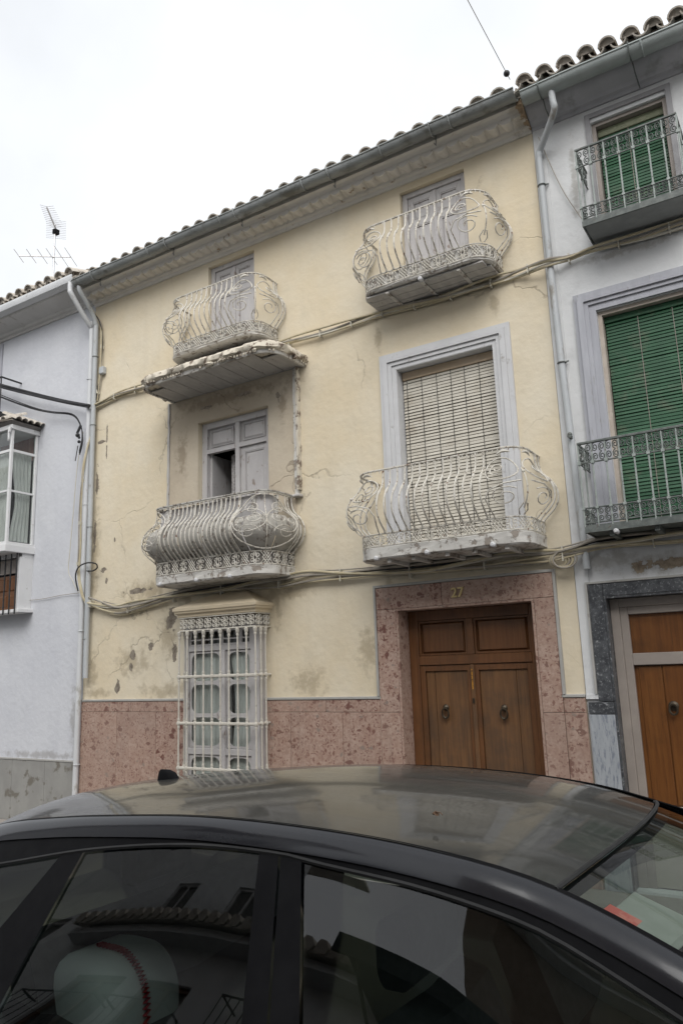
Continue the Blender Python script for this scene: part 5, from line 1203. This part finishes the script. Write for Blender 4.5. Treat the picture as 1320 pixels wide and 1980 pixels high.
# lower body: stations along the length
ST_ = [(-3.24, .50, .95, .40), (-3.20, .66, .97, .30), (-3.0, .79, .975, .16), (-2.5, .855, .965, .10), (-1.8, .875, .862, .09), (-.8, .88, .85, .09), (.1, .875, .875, .09), (.45, .865, .90, .10), (.8, .845, .83, .12), (1.05, .78, .73, .16), (1.16, .62, .62, .22), (1.19, .45, .55, .30)]
Ls = []
for x, w, zt, zb_ in ST_:
    w2 = min(w, yb(x)) if -3.1 < x < .45 else w * .94
    half = [(w * .88, zb_), (w * .97, zb_ + .10), (w, lerp(zb_, zt, .42)), (w, lerp(zb_, zt, .66)), (max(w2, w * .93), zt - .015), (w2 * .97 + .0, zt)]
    hood = x > .3 or x < -3.05
    top = [(w2 * .6, zt + (.045 if hood else -.10)), (0, zt + (.06 if hood else -.12))]
    pts = half + top
    Ls.append([(x, YC - a, z) for a, z in pts] + [(x, YC + a, z) for a, z in reversed(pts[:-1])])
build('body', MB().loops(Ls), M_PAINT, CR, smooth=50)
for s in (-1, 1):
    for x in (.32, -2.28):
        w_ = build('wheel', MB().lathe((x, YC + s * .79, .18), [(.20, -.10), (.29, -.095), (.305, -.06), (.305, .06), (.29, .095), (.20, .10)], 24, 'y'), M_RUB, CR, smooth=40)
        q = MB().lathe((x, YC + s * .79, .18), [(.198, -.085), (.198, .085)], 20, 'y')
        for k in range(5):
            a = 2 * pi * k / 5; q.tube([(x + .03 * cos(a), YC + s * .885, .18 + .03 * sin(a)), (x + .19 * cos(a), YC + s * .88, .18 + .19 * sin(a))], .022, 5)
        build('rim', q, M_ALLOY, w_)
    build('door_mirror', MB().loops([[(.02 + a, YC + s * .90, .93 + b) for a, b in rounded(-.05, .05, 0, .10, .03, 3)], [(.03 + a, YC + s * .98, .93 + b) for a, b in rounded(-.08, .08, -.02, .15, .05, 3)], [(.03 + a * .8, YC + s * 1.06, .94 + b * .8) for a, b in rounded(-.08, .08, -.02, .15, .05, 3)]]), M_PAINT, CR, smooth=50)
    build('headlight', MB().loops([[(1.02, YC + s * .55, .60), (1.02, YC + s * .78, .60), (.92, YC + s * .79, .72), (.98, YC + s * .55, .72)], [(1.155, YC + s * .54, .58), (1.09, YC + s * .77, .58), (.97, YC + s * .80, .72), (1.08, YC + s * .54, .70)]]), M_LENS, CR)
    build('tail_light', MB().box(-3.235, -3.12, YC + s * .60 - .10, YC + s * .60 + .10, .72, .90), M_RLENS, CR, bevel=.02)
    build('door_handle', MB().box(-.98, -.80, YC + s * .875 - .012, YC + s * .875 + .012, .70, .73), M_PAINT, CR, bevel=.008)
# inside: floor, seats, dashboard, mirror, stickers
build('cabin_floor', MB().box(-2.9, .35, YC - .72, YC + .72, .14, .20), M_SEAT, CR)
build('headlining', MB().loops([[(x, YC + v * (yr_f(x) - .03), zr_f(x) - .03 + .03 * (1 - v * v)) for v in [-1 + 2 * k / 8 for k in range(9)]] for x in [lerp(rx + .02, fx - .06, i / 12) for i in range(13)]], closed=False, cap0=False, cap1=False), pm('headlining_cloth', (.20, .20, .19), (.23, .23, .22), 9, rough=.9), CR)
def seat(x, y, w, name='seat'):
    q = MB().loops([[(x + a, y - w / 2, z) for a, z in rounded(-.02, .50, .30, .48, .06, 4)], [(x + a, y + w / 2, z) for a, z in rounded(-.02, .50, .30, .48, .06, 4)]])
    prof = [(0, .44), (.10, .44), (.04, .75), (-.06, .98), (-.14, 1.0), (-.16, .95), (-.07, .70)]
    q.loops([[(x + a, y - w / 2 + .03, z) for a, z in prof], [(x + a + .02, y, z) for a, z in prof], [(x + a, y + w / 2 - .03, z) for a, z in prof]])
    o = build(name, q, M_SEAT, CR, smooth=50)
    build('headrest', MB().loops([[(x - .19 + a * .5, YC + (y - YC) + c, 1.03 + b) for a, b in rounded(0, .18, 0, .15, .05, 4)] for c in (-.13, 0, .13)]), M_SEAT, o, smooth=50)
for s in (-1, 1): seat(-.78, YC + s * .36, .50)
seat(-2.02, YC, 1.25, 'rear_seat')
build('dashboard', MB().loops([[(.02, YC + v * .70, .80), (.10, YC + v * .70, .90), (.40, YC + v * .68, .905), (.45, YC + v * .68, .5), (.12, YC + v * .70, .5)] for v in (-1, 0, 1)]), M_BLK, CR, smooth=40)
build('steering_wheel', MB().tube([(-.16 + .06 * sin(t), YC + .36 + .185 * cos(t), .84 + .17 * sin(t)) for t in [2 * pi * i / 24 for i in range(24)]], .016, 7, closed=True).tube([(-.16, YC + .20, .84), (-.13, YC + .36, .82), (-.16, YC + .52, .84)], .02, 6), M_BLK, CR, smooth=True)
build('rear_view_mirror', MB().loops([[(-.335, YC + a, 1.215 + b) for a, b in rounded(-.12, .12, -.035, .035, .03, 4)], [(-.30, YC + a * 1.02, 1.215 + b * 1.05) for a, b in rounded(-.12, .12, -.035, .035, .03, 4)], [(-.285, YC + a * .7, 1.215 + b * .7) for a, b in rounded(-.12, .12, -.035, .035, .03, 4)]]).tube([(-.29, YC, 1.22), (-.30, YC, 1.30)], .012, 6), M_BLK, CR, smooth=40)
def on_screen(v, t, e=-.008):
    x = lerp(fx - .025, .40, t) + lerp(.075, .16, t) * (1 - v * v); z = lerp(zr_f(fx) - .008, .92, t) + lerp(.042, .02, t) * (1 - abs(v) ** 2.2) + .018 * sin(pi * t)
    return (x + e * .5, YC + v * lerp(yr_f(fx) - .02, .68, t), z + e)
def decal(name, v0, v1, t0, t1, mat, e):
    A = [[on_screen(lerp(v0, v1, i / 4), lerp(t0, t1, k / 4), e) for i in range(5)] for k in range(5)]
    return build(name, MB().loops(A, closed=False, cap0=False, cap1=False), mat, CR)
decal('inspection_sticker', -.99, -.885, .085, .15, M_STICK, -.006)
A = [[on_screen(lerp(-.97, -.60, i / 6), lerp(.075, .21, k / 4), -.035) for i in range(7)] for k in range(5)]; B = [[(p[0], p[1], p[2] - .018) for p in r_] for r_ in A]
build('sun_visor', MB().loops([[r_[0] for r_ in A] + [p for p in A[4][1:]] + [r_[6] for r_ in reversed(A[:4])] + [p for p in reversed(A[0][1:6])], [r_[0] for r_ in B] + [p for p in B[4][1:]] + [r_[6] for r_ in reversed(B[:4])] + [p for p in reversed(B[0][1:6])]]), M_CARD, CR, bevel=.008)
q = MB()
q.loops([[(-.83 + .009 * cos(t) * k_, -4.70 + .006 * sin(t) * k_, 1.403 + .006 * (1 - k_) + .003 * sin(2 * t)) for t in [2 * pi * i / 10 for i in range(10)]] for k_ in (1, .5, .08)], cap0=False)
q.tube([(-.83, -4.70, 1.408), (-.817, -4.704, 1.409), (-.808, -4.71, 1.405)], .0012, 4)
tag(build('dry_leaf', q, M_DOORW), 'small dry leaf lying on the dusty car roof', 'leaf')
# child seat on the rear bench
cs = build('child_seat', MB().loops([[(-1.97 + a * w_, YC - .38 + c, .57 + b * h_ - .03 * (1 - w_)) for a, b in rounded(-.17, .17, 0, .37, .13, 9)] for c, w_, h_ in ((-.166, .45, .72), (-.16, .66, .86), (-.148, .82, .93), (-.125, .93, .975), (-.09, 1.0, 1.0), (0, 1, 1), (.09, 1.0, 1.0), (.125, .93, .975), (.148, .82, .93), (.16, .66, .86), (.166, .45, .72))]), M_CHILD, CR, smooth=60)
rk = []
edge = [(-2.0, .946), (-1.95, .946)] + [(-1.93 + .137 * cos(a), .81 + .137 * sin(a)) for a in (1.4, 1.1, .8, .5, .2)] + [(-1.794, .78), (-1.794, .70), (-1.794, .62)]
ep = smoothpath([(x, YC - .40, z) for x, z in edge], 7)
for i, p in enumerate(ep): rk.append((p.x, p.y + (.009 if i % 2 else -.009), p.z))
build('zigzag_trim', MB().tube(rk, .006, 5), M_RED, cs)

# ================================================================== HOUSES ACROSS THE STREET (reflected in the car, some added to block sky)
def opposite(label, x0, x1, zt, wins, seed, wm, yw=-9.9):
    random.seed(seed)
    o = thing('street_house', label, 'house', ((x0 + x1) / 2, yw, 0))
    q = MB(); wall_holes(q, x0, x1, 0, zt, wins, 0, .2); q.v = [(x, yw - y, z) for x, y, z in q.v]
    q.box(x0, x1, yw - 5, yw - 4.9, 0, zt); build('wall', q, wm, o)
    build('cornice', MB().box(x0, x1, yw + .001, yw + .30, zt - .12, zt - .01), M_TRIM, o)
    rf = build('roof', MB().loops([[(x, yw + .42, zt - .02), (x, yw - 3, zt + 1.3), (x, yw - 3, zt + 1.38), (x, yw + .42, zt + .06)] for x in (x0, x1)]), M_TILE, o)
    q = MB()
    nn_ = int((x1 - x0) / .2)
    for i in range(nn_):
        x = x0 + (i + .5) * .2
        q.tube([(x, yw + .47, zt + .05), (x, yw - .6, zt + .46)], .085, 6)
    tag(build('roof_tile_field', q, M_TILE, rf), kind='stuff')
    for a, b, c, d_ in wins:
        w_ = build('window', MB().box(a + .002, b - .002, yw - .16, yw - .12, c + .002, d_ - .002), M_ROOM, o)
        q = MB().frame(a + .001, b - .001, c + .001, d_ - .001, 0, .05, .06).box((a + b) / 2 - .03, (a + b) / 2 + .03, .0, .05, c + .06, d_ - .06)
        q.v = [(x, yw - .06 - y, z) for x, y, z in q.v]; build('frame', q, M_LILA if seed % 2 else M_DOOR, w_)
        if c > 2:
            q = MB().box(a - .15, b + .15, 0, .35, c - .10, c - .002); q.v = [(x, yw + y, z) for x, y, z in q.v]; bl = build('balcony', q, M_TRIM, o)
            r_ = MB().tube([(a - .13, yw, c + .9), (a - .13, yw + .33, c + .9), (b + .13, yw + .33, c + .9), (b + .13, yw, c + .9)], .015, 5)
            nb_ = int((b - a + .26) / .12)
            for i in range(nb_ + 1): x = lerp(a - .13, b + .13, i / nb_); r_.tube([(x, yw + .33, c), (x, yw + .33, c + .9)], .008, 4)
            build('railing', r_, M_BLKI, bl)
    return o
WB = [(-8.2, -7.3, .4, 2.3), (-6.9, -6.0, .02, 2.4), (-5.4, -4.7, .4, 2.3), (-8.2, -7.3, 2.9, 4.3), (-6.9, -6.1, 2.9, 4.3), (-5.2, -4.5, 3.2, 4.2), (-3.9, -3.2, 3.2, 4.2), (-2.2, -1.0, .02, 2.4), (1.0, 2.2, .4, 2.4), (-1.9, -1.1, 2.9, 4.2), (.9, 1.7, 2.9, 4.2)]
lo = opposite('low white house with tiled eaves and guessed canopy, mirrored in the car windows', -9.0, 4.4, 4.95, WB, 2, M_OPP)
aw = build('guessed_awning', MB().loops([[(x, -9.89, 4.05), (x, -7.72, 3.72), (x, -7.70, 3.52), (x, -7.715, 3.52), (x, -7.735, 3.70), (x, -9.89, 4.03)] for x in (-2.95, 3.4)]), pm('dark_green_canvas', (.025, .035, .03), (.035, .045, .04), 6, rough=.9), lo)  # guessed and unseen, added to darken the reflection in the front window
for x in (-2.8, 3.2): build('guessed_awning_arm', MB().tube([(x, -9.88, 2.9), (x, -7.78, 3.66)], .018, 6), M_BLKI, lo)
opposite('unseen tall brown house added behind the low white one to block sky', -4.0, 9.0, 13.0, [(-2.9, -1.9, 6.4, 8.5), (-.5, .5, 6.4, 8.5), (2.0, 3.0, 6.4, 8.5)], 1, M_BRWN, -14.6)  # unseen back row, added tall to cut sky light on the facade
opposite('unseen tall white house added at the back to block sky, left of the brown one', -17, -9.4, 13.0, [(-16, -15, 3.2, 5.4), (-14, -13, 8.2, 10.4), (-11.4, -10.4, 8.2, 10.4)], 5, M_OPP, -14.6)  # also added out of view, closes off sky behind the low house
opposite('white house across the street at the far left, mirrored in the rear car window', -24, -9.02, 8.6, [(-15.4, -14.4, .4, 2.4), (-12.6, -11.4, .02, 2.5), (-10.6, -9.8, .4, 2.4), (-15.4, -14.4, 3.2, 5.4), (-12.5, -11.5, 3.2, 5.4), (-10.6, -9.8, 3.2, 5.4)], 3, M_OPP)
opposite('white house across the street beyond the front of the car', 4.42, 20, 8.4, [(5.4, 6.5, .4, 2.3), (8.5, 9.6, .02, 2.3), (5.4, 6.5, 3.1, 5.0), (8.5, 9.5, 3.1, 5.0)], 4, M_OPP)
